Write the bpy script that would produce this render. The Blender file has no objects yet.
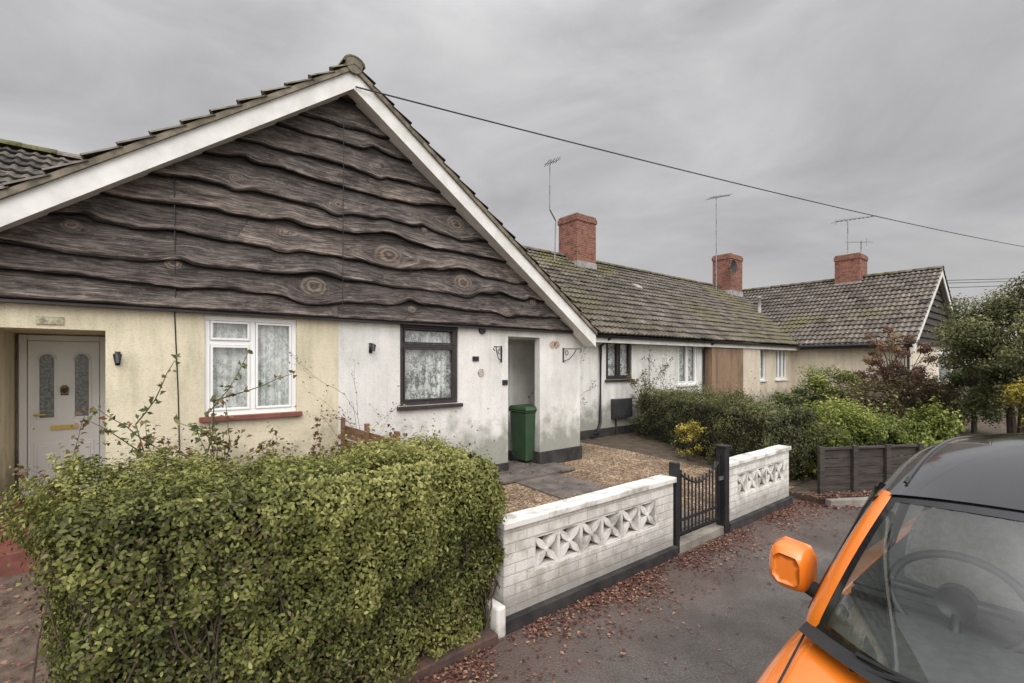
import bpy, math, random
import numpy as np
from mathutils import Vector
rng=np.random.default_rng(7); random.seed(7)
C=bpy.context; D=bpy.data
def link(o,parent=None):
    C.scene.collection.objects.link(o)
    if parent: o.parent=parent
    return o
def empty(name):
    e=D.objects.new(name,None); e.empty_display_size=.3
    return link(e)
def mesh_obj(name,verts,faces,mats,parent=None,smooth=False,midx=None,cols=None,attrs=None):
    me=D.meshes.new(name)
    me.from_pydata([tuple(map(float,v)) for v in verts],[],[tuple(f) for f in faces])
    for m in (mats if isinstance(mats,(list,tuple)) else [mats]): me.materials.append(m)
    if midx is not None: me.polygons.foreach_set('material_index',np.array(midx,dtype=np.int32))
    if smooth: me.polygons.foreach_set('use_smooth',np.ones(len(me.polygons),dtype=bool))
    if cols is not None:
        a=me.color_attributes.new('Col','FLOAT_COLOR','POINT')
        c=np.ones((len(verts),4),dtype=np.float32); c[:,:3]=cols
        a.data.foreach_set('color',c.ravel())
    if attrs:
        for k,v in attrs.items():
            a=me.attributes.new(k,'FLOAT','POINT'); a.data.foreach_set('value',np.asarray(v,dtype=np.float32))
    me.update()
    return link(D.objects.new(name,me),parent)
class MB:
    def __init__(s): s.v=[];s.f=[];s.m=[]
    def box(s,x0,x1,y0,y1,z0,z1,mi=0):
        b=len(s.v)
        s.v+=[(x0,y0,z0),(x1,y0,z0),(x1,y1,z0),(x0,y1,z0),(x0,y0,z1),(x1,y0,z1),(x1,y1,z1),(x0,y1,z1)]
        for f in [(0,3,2,1),(4,5,6,7),(0,1,5,4),(1,2,6,5),(2,3,7,6),(3,0,4,7)]:
            s.f.append(tuple(b+i for i in f)); s.m.append(mi)
        return s
    def quad(s,a,b,c,d,mi=0):
        n=len(s.v); s.v+=[a,b,c,d]; s.f.append((n,n+1,n+2,n+3)); s.m.append(mi); return s
    def obox(s,p,ax,ay,az,mi=0):
        p=np.array(p,float);ax=np.array(ax,float);ay=np.array(ay,float);az=np.array(az,float)
        b=len(s.v)
        for k in (0,1):
            for (i,j) in ((0,0),(1,0),(1,1),(0,1)): s.v.append(tuple(p+ax*i+ay*j+az*k))
        for f in [(0,3,2,1),(4,5,6,7),(0,1,5,4),(1,2,6,5),(2,3,7,6),(3,0,4,7)]:
            s.f.append(tuple(b+i for i in f)); s.m.append(mi)
        return s
    def rake(s,ax_,az_,sg,sl,run,d0,d1,y0,y1):
        """sloping board on a gable, plumb-cut at the apex; d0<d1 distances below the roof line"""
        h=math.hypot(1,sl); b=len(s.v); xe=ax_+sg*run; ze=az_-sl*run
        for y in (y0,y1): s.v+=[(ax_,y,az_-d1*h),(xe,y,ze-d1*h),(xe,y,ze-d0*h),(ax_,y,az_-d0*h)]
        for f in [(0,1,2,3),(7,6,5,4),(0,4,5,1),(1,5,6,2),(2,6,7,3)]: s.f.append(tuple(b+i for i in f)); s.m.append(0)
        return s
    def tube(s,pts,r,n=8,mi=0):
        pts=[Vector(p) for p in pts]; b=len(s.v)
        rs=r if isinstance(r,(list,tuple)) else [r]*len(pts)
        for i,p in enumerate(pts):
            t=(pts[min(i+1,len(pts)-1)]-pts[max(i-1,0)]).normalized()
            u=t.cross(Vector((0,0,1)))
            if u.length<.05: u=t.cross(Vector((0,1,0)))
            u.normalize(); w=t.cross(u)
            for k in range(n):
                a=2*math.pi*k/n; s.v.append(tuple(p+(u*math.cos(a)+w*math.sin(a))*rs[i]))
        for i in range(len(pts)-1):
            for k in range(n):
                s.f.append((b+i*n+k,b+i*n+(k+1)%n,b+(i+1)*n+(k+1)%n,b+(i+1)*n+k)); s.m.append(mi)
        s.f.append(tuple(b+k for k in range(n))); s.m.append(mi)
        s.f.append(tuple(b+(len(pts)-1)*n+k for k in reversed(range(n)))); s.m.append(mi)
        return s
    def obj(s,name,mats,parent=None,smooth=False,bevel=0,sub=0):
        o=mesh_obj(name,s.v,s.f,mats,parent,smooth,s.m)
        if bevel:
            m=o.modifiers.new('b','BEVEL'); m.width=bevel; m.segments=2; m.limit_method='ANGLE'
        if sub:
            m=o.modifiers.new('s','SUBSURF'); m.levels=sub; m.render_levels=sub
        return o
# ---------- materials
def newmat(name):
    m=D.materials.new(name); m.use_nodes=True; nt=m.node_tree
    return m,nt,nt.nodes['Principled BSDF']
def N(nt,t,**kw):
    n=nt.nodes.new(t)
    for k,v in kw.items():
        if k in n.inputs: n.inputs[k].default_value=v
        else: setattr(n,k,v)
    return n
def mapping(nt,scale=(1,1,1)):
    tc=N(nt,'ShaderNodeTexCoord'); mp=N(nt,'ShaderNodeMapping'); mp.inputs['Scale'].default_value=scale
    nt.links.new(tc.outputs['Object'],mp.inputs['Vector']); return mp.outputs['Vector']
def ramp(nt,fac,stops):
    r=N(nt,'ShaderNodeValToRGB'); e=r.color_ramp.elements
    while len(e)<len(stops): e.new(.5)
    for i,(p,c) in enumerate(stops):
        e[i].position=p; e[i].color=(*c,1) if len(c)==3 else c
    nt.links.new(fac,r.inputs['Fac']); return r.outputs['Color']
def mixc(nt,fac,a,b,mode='MIX'):
    m=N(nt,'ShaderNodeMix',data_type='RGBA',blend_type=mode)
    for s,v in ((0,fac),(6,a),(7,b)):
        if isinstance(v,(int,float)): m.inputs[s].default_value=v
        elif isinstance(v,tuple): m.inputs[s].default_value=(*v,1)
        else: nt.links.new(v,m.inputs[s])
    return m.outputs[2]
def math_(nt,op,a,b=None):
    n=N(nt,'ShaderNodeMath',operation=op)
    for i,v in enumerate((a,b)):
        if v is None: continue
        if isinstance(v,(int,float)): n.inputs[i].default_value=v
        else: nt.links.new(v,n.inputs[i])
    return n.outputs[0]
def bumpn(nt,bs,h,strength,dist=.01):
    b=N(nt,'ShaderNodeBump'); b.inputs['Strength'].default_value=strength; b.inputs['Distance'].default_value=dist
    nt.links.new(h,b.inputs['Height']); nt.links.new(b.outputs[0],bs.inputs['Normal'])
def noise(nt,vec,scale,detail=6,rough=.6):
    n=N(nt,'ShaderNodeTexNoise'); n.inputs['Scale'].default_value=scale; n.inputs['Detail'].default_value=detail; n.inputs['Roughness'].default_value=rough
    nt.links.new(vec,n.inputs['Vector']); return n.outputs['Fac']
def M(name,c1,c2=None,scale=4,rough=.8,bs=60,bump=.3,dist=.005,stretch=(1,1,1),metal=0,lo=.35,hi=.65,coat=0,spec=.5):
    m,nt,b=newmat(name); b.inputs['Roughness'].default_value=rough; b.inputs['Metallic'].default_value=metal
    b.inputs['Specular IOR Level'].default_value=spec; b.inputs['Coat Weight'].default_value=coat; b.inputs['Coat Roughness'].default_value=.04
    c2=c2 or tuple(x*.8 for x in c1)
    v=mapping(nt,stretch); f=noise(nt,v,scale,4)
    nt.links.new(ramp(nt,f,[(lo,c2),(hi,c1)]),b.inputs['Base Color'])
    if bump: bumpn(nt,b,noise(nt,v,bs,3),bump,dist)
    return m
def render_mat(name,c,dirt,bs=90,streak=.5,algae=.35):
    m,nt,b=newmat(name); b.inputs['Roughness'].default_value=.9
    v=mapping(nt); v2=mapping(nt,(6,6,.5)); v3=mapping(nt,(2.2,2.2,.8))
    a=ramp(nt,noise(nt,v,1.3),[(.3,tuple(x*.82 for x in c)),(.65,c)])
    s=ramp(nt,noise(nt,v2,1.2,7),[(.50,(0,0,0)),(.78,(streak,)*3)])
    col=mixc(nt,s,a,dirt)
    al=ramp(nt,noise(nt,v3,1.7,7,.7),[(.50,(0,0,0)),(.72,(algae,)*3)])
    col=mixc(nt,al,col,(dirt[0]*.8,dirt[1]*.88,dirt[2]*.78))
    sp=ramp(nt,noise(nt,v,55,3),[(.30,(.84,.83,.80)),(.48,(1,1,1))])
    col=mixc(nt,1.0,col,sp,'MULTIPLY')
    sx=N(nt,'ShaderNodeSeparateXYZ'); tc=N(nt,'ShaderNodeTexCoord'); nt.links.new(tc.outputs['Object'],sx.inputs[0])
    h=math_(nt,'ADD',math_(nt,'MULTIPLY',noise(nt,v,4,5),-1.3),sx.outputs[2])
    g=ramp(nt,h,[(0.0,(.75,.75,.75)),(.45,(0,0,0))])
    col=mixc(nt,g,col,(dirt[0]*.42,dirt[1]*.45,dirt[2]*.40))
    # grime bleeding down from the eaves
    h2=math_(nt,'ADD',math_(nt,'MULTIPLY',noise(nt,mapping(nt,(5,5,.4)),1.5,6,.7),.9),sx.outputs[2])
    g2=ramp(nt,math_(nt,'SUBTRACT',h2,2.45),[(.18,(0,0,0)),(.75,(.55,.55,.55))])
    col=mixc(nt,g2,col,(dirt[0]*.7,dirt[1]*.7,dirt[2]*.65))
    nt.links.new(col,b.inputs['Base Color'])
    vo=N(nt,'ShaderNodeTexVoronoi'); vo.inputs['Scale'].default_value=bs; nt.links.new(v,vo.inputs['Vector'])
    bumpn(nt,b,vo.outputs['Distance'],.5,.007)
    return m
cream=render_mat('cream_roughcast',(.75,.675,.50),(.42,.37,.26),90,.55,.5)
white=render_mat('white_roughcast',(.80,.785,.75),(.46,.44,.39),90,.45,.42)
pinkcream=render_mat('pale_cream_roughcast',(.72,.63,.50),(.4,.35,.27))
stained=render_mat('stained_render',(.30,.20,.125),(.10,.065,.045),90,.95,.6)
wpaint=M('white_paint',(.80,.79,.76),(.62,.61,.57),3,.5,30,.1,spec=.4)
gardenwhite=M('weathered_white_masonry_paint',(.74,.72,.67),(.35,.34,.30),5,.8,40,.4,lo=.34,hi=.55)
upvc=M('white_upvc',(.86,.86,.84),(.80,.80,.78),3,.35,30,0)
darkpaint=M('dark_brown_frame',(.045,.035,.035),(.025,.02,.02),6,.45,40,.2)
black=M('black_paint',(.02,.02,.022),(.012,.012,.012),8,.45,50,.2)
blackr=M('black_rubber',(.018,.018,.018),None,8,.8,80,.2)
plinthm=M('black_plinth',(.05,.046,.043),(.018,.018,.018),6,.75,40,.5)
metal=M('aerial_metal',(.35,.35,.36),(.2,.2,.2),6,.4,40,0,metal=.8)
concrete=M('concrete',(.34,.31,.26),(.17,.15,.13),3,.85,50,.5)
slab=M('path_slab',(.17,.145,.125),(.075,.065,.058),4,.7,45,.5)
redtile=M('red_step',(.24,.08,.058),(.11,.04,.03),6,.7,40,.3)
doorglass=M('patterned_glass',(.08,.09,.08),(.3,.32,.3),40,.15,60,.5)
brass=M('brass',(.6,.42,.12),None,5,.3,30,0,metal=1)
binmat=M('green_plastic',(.038,.082,.038),(.026,.06,.027),5,.55,80,.1)
bark=M('bark',(.10,.075,.055),(.04,.03,.022),12,.9,60,.8,stretch=(3,3,.6))
twig=M('twig',(.10,.075,.05),(.045,.032,.022),20,.85,60,.3)
rosetwig=M('rose_stem',(.12,.10,.06),(.06,.04,.03),20,.85,60,.3)
fencem=M('dark_fence_timber',(.06,.047,.04),(.022,.018,.015),4,.8,30,.6,stretch=(1,1,8))
trellis=M('brown_timber',(.24,.13,.07),(.12,.065,.035),5,.8,40,.5,stretch=(1,1,6))
mortar=M('mortar',(.4,.38,.34),(.28,.26,.24),8,.9)
lead=M('lead_flashing',(.38,.37,.36),(.22,.21,.2),5,.6)
soil=M('garden_soil',(.12,.088,.06),(.05,.038,.025),5,.95,40,1,.02)
dark_in=M('dark_interior',(.015,.015,.015),None,4,.9)
greyin=M('porch_interior',(.82,.81,.77),(.66,.65,.61),3,.85,50,.2)
def brickmat(name,c1,c2,mo,bw=.225,bh=.075,ms=.01,bump=.6,rough=.85,grime=.6,stain=None):
    m,nt,b=newmat(name); b.inputs['Roughness'].default_value=rough
    tc=N(nt,'ShaderNodeTexCoord'); sx=N(nt,'ShaderNodeSeparateXYZ'); nt.links.new(tc.outputs['Object'],sx.inputs[0])
    cb=N(nt,'ShaderNodeCombineXYZ'); nt.links.new(math_(nt,'ADD',sx.outputs[0],sx.outputs[1]),cb.inputs[0]); nt.links.new(sx.outputs[2],cb.inputs[1])
    br=N(nt,'ShaderNodeTexBrick'); nt.links.new(cb.outputs[0],br.inputs['Vector'])
    br.inputs['Scale'].default_value=1; br.inputs['Brick Width'].default_value=bw; br.inputs['Row Height'].default_value=bh; br.inputs['Mortar Size'].default_value=ms
    br.inputs['Mortar Smooth'].default_value=.3
    br.inputs['Color1'].default_value=(*c1,1); br.inputs['Color2'].default_value=(*c2,1); br.inputs['Mortar'].default_value=(*mo,1)
    v=mapping(nt); n=ramp(nt,noise(nt,v,6,7,.7),[(.33,(grime,grime*.97,grime*.9)),(.52,(1,1,1))])
    col=mixc(nt,1.0,br.outputs['Color'],n,'MULTIPLY')
    if stain:
        v2=mapping(nt,(5,5,1.0)); s=ramp(nt,noise(nt,v2,1.5,7,.7),[(.45,(0,0,0)),(.7,(.7,.7,.7))]); col=mixc(nt,s,col,stain)
        h=math_(nt,'ADD',math_(nt,'MULTIPLY',noise(nt,v,7,4),-.35),sx.outputs[2]); g=ramp(nt,h,[(0.0,(.7,.7,.7)),(.18,(0,0,0))]); col=mixc(nt,g,col,tuple(x*.5 for x in stain))
    nt.links.new(col,b.inputs['Base Color'])
    bumpn(nt,b,math_(nt,'ADD',math_(nt,'MULTIPLY',br.outputs['Fac'],-1.0),noise(nt,v,50,3)),bump,.008)
    return m
brick=brickmat('red_brick',(.30,.10,.065),(.17,.06,.045),(.22,.17,.13),grime=.45)
whitebrick=brickmat('white_painted_brick',(.76,.74,.69),(.72,.70,.65),(.57,.55,.50),.225,.078,.006,.6,grime=.66,stain=(.46,.44,.39))
def attrmat(name,rough=.6,spec=.3,trans=.0,nscale=0,bump=0):
    m,nt,b=newmat(name); b.inputs['Roughness'].default_value=rough; b.inputs['Specular IOR Level'].default_value=spec
    a=N(nt,'ShaderNodeAttribute',attribute_name='Col'); col=a.outputs['Color']
    if nscale:
        v=mapping(nt); f=noise(nt,v,nscale,4)
        col=mixc(nt,1.0,col,ramp(nt,f,[(.3,(.5,.5,.5)),(.7,(1.3,1.3,1.3))]),'MULTIPLY')
        if bump: bumpn(nt,b,f,bump,.01)
    nt.links.new(col,b.inputs['Base Color'])
    if trans:
        t=N(nt,'ShaderNodeBsdfTranslucent'); nt.links.new(col,t.inputs['Color'])
        mx=N(nt,'ShaderNodeMixShader'); mx.inputs[0].default_value=trans
        nt.links.new(b.outputs[0],mx.inputs[1]); nt.links.new(t.outputs[0],mx.inputs[2])
        nt.links.new(mx.outputs[0],nt.nodes['Material Output'].inputs['Surface'])
    return m
leafm=attrmat('leaf',.5,.3,.25); litterm=attrmat('dead_leaf',.6,.3)
tilem=attrmat('concrete_roof_tile',.8,.3,0,14,.5)
def glassmat(name,tint,base=.04):
    m=D.materials.new(name); m.use_nodes=True; nt=m.node_tree; nt.nodes.remove(nt.nodes['Principled BSDF'])
    t=N(nt,'ShaderNodeBsdfTransparent'); t.inputs[0].default_value=(*tint,1)
    g=N(nt,'ShaderNodeBsdfGlossy'); g.inputs['Roughness'].default_value=.02; g.inputs[0].default_value=(1,1,1,1)
    ge=N(nt,'ShaderNodeNewGeometry'); dp=N(nt,'ShaderNodeVectorMath',operation='DOT_PRODUCT'); nt.links.new(ge.outputs['Normal'],dp.inputs[0]); nt.links.new(ge.outputs['Incoming'],dp.inputs[1])
    k=math_(nt,'SUBTRACT',1.0,math_(nt,'ABSOLUTE',dp.outputs['Value']))
    fr=math_(nt,'ADD',math_(nt,'MULTIPLY',math_(nt,'POWER',k,5.0),.9),base+.04)
    mx=N(nt,'ShaderNodeMixShader'); nt.links.new(fr,mx.inputs[0]); nt.links.new(t.outputs[0],mx.inputs[1]); nt.links.new(g.outputs[0],mx.inputs[2])
    nt.links.new(mx.outputs[0],nt.nodes['Material Output'].inputs['Surface']); return m
glass=glassmat('window_glass',(.88,.90,.89),.04); carglass=glassmat('car_glass',(.84,.90,.87),.08)
def lacemat(name,c1,c2,scale=9,lo=.42,hi=.56):
    m,nt,b=newmat(name); b.inputs['Roughness'].default_value=.9
    v=mapping(nt,(1,1,.8)); n1=noise(nt,v,scale,3,.8); n2=noise(nt,v,85,2,.5)
    h=math_(nt,'ADD',n1,math_(nt,'MULTIPLY',math_(nt,'SUBTRACT',n2,.5),.5))
    v2=mapping(nt,(24,1,.3)); fold=ramp(nt,noise(nt,v2,1,2),[(.3,(.6,.6,.6)),(.65,(1,1,1))])
    col=mixc(nt,1.0,ramp(nt,h,[(lo,c2),(hi,c1)]),fold,'MULTIPLY'); nt.links.new(col,b.inputs['Base Color']); return m
lace=lacemat('lace_curtain',(.92,.92,.90),(.27,.27,.28)); lace2=lacemat('net_curtain',(.92,.92,.89),(.55,.56,.55),13)
# ---------- fast leaves
def leaves(name,P,Nn,size,cols,mat,parent=None,aspect=.55,k=4,curl=.25,flat=0.):
    n=len(P)
    if n==0: return None
    P=np.asarray(P,float).reshape(-1,3); Nn=np.asarray(Nn,float)
    Nn=Nn+rng.normal(0,.55 if not flat else flat,(n,3)); Nn/=np.linalg.norm(Nn,axis=1)[:,None]+1e-9
    r=rng.normal(0,1,(n,3)); t=np.cross(Nn,r); t/=np.linalg.norm(t,axis=1)[:,None]+1e-9
    s=np.cross(Nn,t); L=(size*rng.uniform(.6,1.35,n))[:,None]; W=L*aspect
    if k==4: tpl=[(0,0,0),(.5,.5,curl),(1,0,0),(.5,-.5,curl)]
    else: tpl=[(0,0,0),(.28,.42,curl),(.68,.38,curl*.8),(1,0,0),(.68,-.38,curl*.8),(.28,-.42,curl)]
    V=np.stack([P+t*L*(a-.5)+s*W*b+Nn*L*c for a,b,c in tpl],1).reshape(-1,3)
    me=D.meshes.new(name); nv=n*k
    me.vertices.add(nv); me.vertices.foreach_set('co',V.astype(np.float32).ravel())
    me.loops.add(nv); me.loops.foreach_set('vertex_index',np.arange(nv,dtype=np.int32))
    me.polygons.add(n); me.polygons.foreach_set('loop_start',np.arange(0,nv,k,dtype=np.int32))
    try: me.polygons.foreach_set('loop_total',np.full(n,k,dtype=np.int32))
    except Exception: pass
    me.materials.append(mat); me.update(calc_edges=True)
    a=me.color_attributes.new('Col','FLOAT_COLOR','POINT')
    c=np.ones((n,k,4),np.float32); c[:,:,:3]=np.asarray(cols)[:,None,:]
    a.data.foreach_set('color',c.ravel())
    return link(D.objects.new(name,me),parent)
def fn(P,sc,seed=0):
    r=np.random.default_rng(seed); o=np.zeros(len(P)); tot=0
    for i in range(5):
        for j in range(2):
            k=r.normal(0,1,3); k*=sc*(1.7**i)/np.linalg.norm(k); a=.65**i
            o+=a*np.sin(P@k+r.uniform(0,6.28)); tot+=a*.5
    return o/tot
def palette(t,stops):
    t=np.clip(t,0,1); xs=[s[0] for s in stops]
    return np.stack([np.interp(t,xs,[s[1][i] for s in stops]) for i in range(3)],1)
# ---------- world
w=D.worlds.new('World'); C.scene.world=w; w.use_nodes=True; nt=w.node_tree; bg=nt.nodes['Background']
sky=N(nt,'ShaderNodeTexSky',sky_type='NISHITA'); sky.sun_disc=False
SE,SA=math.radians(38),math.radians(210)
sky.sun_elevation=SE; sky.sun_rotation=SA; sky.dust_density=3; sky.air_density=1.5
tc=N(nt,'ShaderNodeTexCoord'); mp=N(nt,'ShaderNodeMapping'); mp.inputs['Scale'].default_value=(1.0,1.0,2.4); mp.inputs['Location'].default_value=(3.1,.4,.2)
nt.links.new(tc.outputs['Generated'],mp.inputs['Vector'])
nz=N(nt,'ShaderNodeTexNoise'); nz.inputs['Scale'].default_value=2.4; nz.inputs['Detail'].default_value=6; nz.inputs['Roughness'].default_value=.55; nz.inputs['Distortion'].default_value=.5
nt.links.new(mp.outputs[0],nz.inputs['Vector'])
cl=ramp(nt,nz.outputs['Fac'],[(.30,(.325,.316,.325)),(.5,(.41,.401,.407)),(.72,(.52,.513,.515))])
sx=N(nt,'ShaderNodeSeparateXYZ'); nt.links.new(tc.outputs['Generated'],sx.inputs[0])
mr=N(nt,'ShaderNodeMapRange',interpolation_type='SMOOTHSTEP'); mr.inputs[1].default_value=.52; mr.inputs[2].default_value=.95; mr.inputs[3].default_value=1.0; mr.inputs[4].default_value=3.1
nt.links.new(sx.outputs[2],mr.inputs[0])
dt=N(nt,'ShaderNodeVectorMath',operation='DOT_PRODUCT'); dt.inputs[1].default_value=(-.55,-.82,.15); nt.links.new(tc.outputs['Generated'],dt.inputs[0])
mr2=N(nt,'ShaderNodeMapRange',interpolation_type='SMOOTHSTEP'); mr2.inputs[1].default_value=-.1; mr2.inputs[2].default_value=.8; mr2.inputs[3].default_value=1.0; mr2.inputs[4].default_value=3.1
nt.links.new(dt.outputs['Value'],mr2.inputs[0])
vm=N(nt,'ShaderNodeVectorMath',operation='SCALE'); nt.links.new(cl,vm.inputs[0]); nt.links.new(math_(nt,'MULTIPLY',mr.outputs[0],mr2.outputs[0]),vm.inputs['Scale'])
vs=N(nt,'ShaderNodeVectorMath',operation='SCALE'); vs.inputs['Scale'].default_value=10.0; nt.links.new(vm.outputs[0],vs.inputs[0])
nt.links.new(mixc(nt,.95,sky.outputs['Color'],vs.outputs[0]),bg.inputs['Color']); bg.inputs['Strength'].default_value=.127
sl=D.lights.new('sun','SUN'); sl.energy=1.1; sl.angle=math.radians(35); sl.color=(1,.965,.92)
so=link(D.objects.new('sun',sl)); 
sd=Vector((-.50*math.cos(SE),-.86*math.cos(SE),math.sin(SE))); so.rotation_euler=sd.to_track_quat('Z','Y').to_euler(); so.location=(-5,-10,12)
# ---------- camera
cd=D.cameras.new('camera'); cam=link(D.objects.new('camera',cd)); C.scene.camera=cam
cam.location=(0,0,1.95); cam.rotation_euler=(math.radians(90),0,math.radians(51.07-90))
cd.sensor_width=36; cd.lens=475/1024*36; cd.shift_y=.021; cd.clip_end=1500; cd.clip_start=.05
C.scene.view_settings.view_transform='Standard'; C.scene.view_settings.look='None'
# ---------- ground
grassm=M('rough_grass',(.08,.10,.035),(.045,.055,.022),3,.95,60,1,.02)
mesh_obj('ground',[(-500,-500,-.03),(500,-500,-.03),(500,500,-.03),(-500,500,-.03)],[(0,1,2,3)],grassm)
def asphaltmat():
    m,nt,b=newmat('asphalt'); v=mapping(nt)
    base=ramp(nt,noise(nt,v,1.3,9,.7),[(.36,(.062,.054,.048)),(.5,(.090,.080,.072)),(.66,(.128,.116,.105))])
    fine=ramp(nt,noise(nt,v,70,4,.85),[(.32,(.35,.35,.35)),(.5,(1,1,1)),(.7,(1.9,1.85,1.78))])
    col=mixc(nt,1.0,base,fine,'MULTIPLY')
    vc=N(nt,'ShaderNodeTexVoronoi',feature='DISTANCE_TO_EDGE'); vc.inputs['Scale'].default_value=.4
    ad=N(nt,'ShaderNodeVectorMath',operation='ADD'); nn=N(nt,'ShaderNodeTexNoise'); nn.inputs['Scale'].default_value=3; nt.links.new(v,nn.inputs['Vector']); nt.links.new(nn.outputs['Color'],ad.inputs[0]); nt.links.new(v,ad.inputs[1]); nt.links.new(ad.outputs[0],vc.inputs['Vector'])
    col=mixc(nt,1.0,col,ramp(nt,vc.outputs['Distance'],[(.0,(.6,.58,.56)),(.006,(1,1,1))]),'MULTIPLY')
    sx=N(nt,'ShaderNodeSeparateXYZ'); tc=N(nt,'ShaderNodeTexCoord'); nt.links.new(tc.outputs['Object'],sx.inputs[0])
    h=math_(nt,'ADD',math_(nt,'MULTIPLY',noise(nt,v,2.5,6,.7),1.3),sx.outputs[1])
    col=mixc(nt,ramp(nt,math_(nt,'MULTIPLY',h,.25),[(.60,(0,0,0)),(.78,(.7,.7,.7))]),col,(.115,.074,.06))
    nt.links.new(col,b.inputs['Base Color'])
    nt.links.new(ramp(nt,noise(nt,v,1.6,6),[(.38,(.30,.30,.30)),(.6,(.7,.7,.7))]),b.inputs['Roughness'])
    vo=N(nt,'ShaderNodeTexVoronoi'); vo.inputs['Scale'].default_value=95; nt.links.new(v,vo.inputs['Vector'])
    bumpn(nt,b,vo.outputs['Distance'],.8,.007); return m
asph=asphaltmat()
mesh_obj('road',[(-60,-6,0),(80,-6,0),(80,2.9,0),(-60,2.9,0)],[(0,1,2,3)],asph)
def gravelmat():
    m,nt,b=newmat('gravel'); b.inputs['Roughness'].default_value=.85; v=mapping(nt)
    vo=N(nt,'ShaderNodeTexVoronoi'); vo.inputs['Scale'].default_value=34; nt.links.new(v,vo.inputs['Vector'])
    sp=N(nt,'ShaderNodeSeparateColor'); nt.links.new(vo.outputs['Color'],sp.inputs[0])
    c=ramp(nt,sp.outputs[0],[(0,(.20,.12,.065)),(.35,(.38,.26,.155)),(.7,(.50,.37,.24)),(1,(.66,.57,.45))])
    e=ramp(nt,vo.outputs['Distance'],[(.3,(1,1,1)),(.85,(.3,.27,.22))])
    big=ramp(nt,noise(nt,v,1.8,7,.7),[(.35,(.45,.41,.38)),(.60,(1,1,1))])
    nt.links.new(mixc(nt,1.0,mixc(nt,1.0,c,e,'MULTIPLY'),big,'MULTIPLY'),b.inputs['Base Color'])
    bumpn(nt,b,math_(nt,'SUBTRACT',1.0,vo.outputs['Distance']),1,.02); return m
gravel=gravelmat()
def slopez(y): return .10+.10*min(max((y-2.85)/3.1,0),1)
def strip(name,x0,x1,y0,y1,mat,dz=0):
    ys=sorted(set([y for y in (y0,2.85,5.95,y1) if y0<=y<=y1])); mb=MB()
    for a,b_ in zip(ys[:-1],ys[1:]):
        mb.quad((x0,a,slopez(a)+dz),(x1,a,slopez(a)+dz),(x1,b_,slopez(b_)+dz),(x0,b_,slopez(b_)+dz))
    return mb.obj(name,mat)
strip('garden_soil',-.32,2.2,2.95,8,soil); strip('garden_soil',7.75,40,2.9,12,soil)
strip('gravel_garden',2.2,7.75,2.86,8.2,gravel)
strip('entrance_path',-7,-.32,2.9,8.0,M('littered_path',(.16,.115,.085),(.06,.042,.03),7,.9,60,.8,.01),-.02)
mb=MB()
y=2.9
while y<5.4:
    h=.62; z=slopez(y)+.012
    mb.obox((4.44,y+.005,z-.03),(.90,0,0),(0,h-.014,.018),(0,0,.04))
    y+=h
mb.obox((4.2,5.40,.20),(1.5,0,0),(0,.5,.01),(0,0,.035))
mb.obj('slab_path',slab,bevel=.004)
mb=MB(); mb.v=[(7.45,2.9,.0),(7.45,2.25,.0),(9.3,1.12,.0),(12,.0,.0),(30,-1,.0),(30,3,.0),(7.45,2.9,.09),(7.45,2.25,.09),(9.3,1.12,.09),(12,.0,.09),(30,-1,.09),(30,3,.09)]
mb.f=[(6,7,8,9,10,11),(0,1,7,6),(1,2,8,7),(2,3,9,8),(3,4,10,9)]; mb.m=[0]*5
mb.obj('verge',soil)
mb=MB()
for (a,b_) in (((7.35,2.27),(8.35,1.66)),((8.35,1.66),(9.3,1.08)),((9.3,1.08),(10.6,.54)),((10.6,.54),(12,-.04))):
    d=np.array([b_[0]-a[0],b_[1]-a[1],0]); L=np.linalg.norm(d); n=np.array([-d[1],d[0],0])/L
    mb.obox((a[0],a[1],-.01),d*.995,n*.11,(0,0,.11))
mb.obj('kerb',concrete,bevel=.01)
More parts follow.
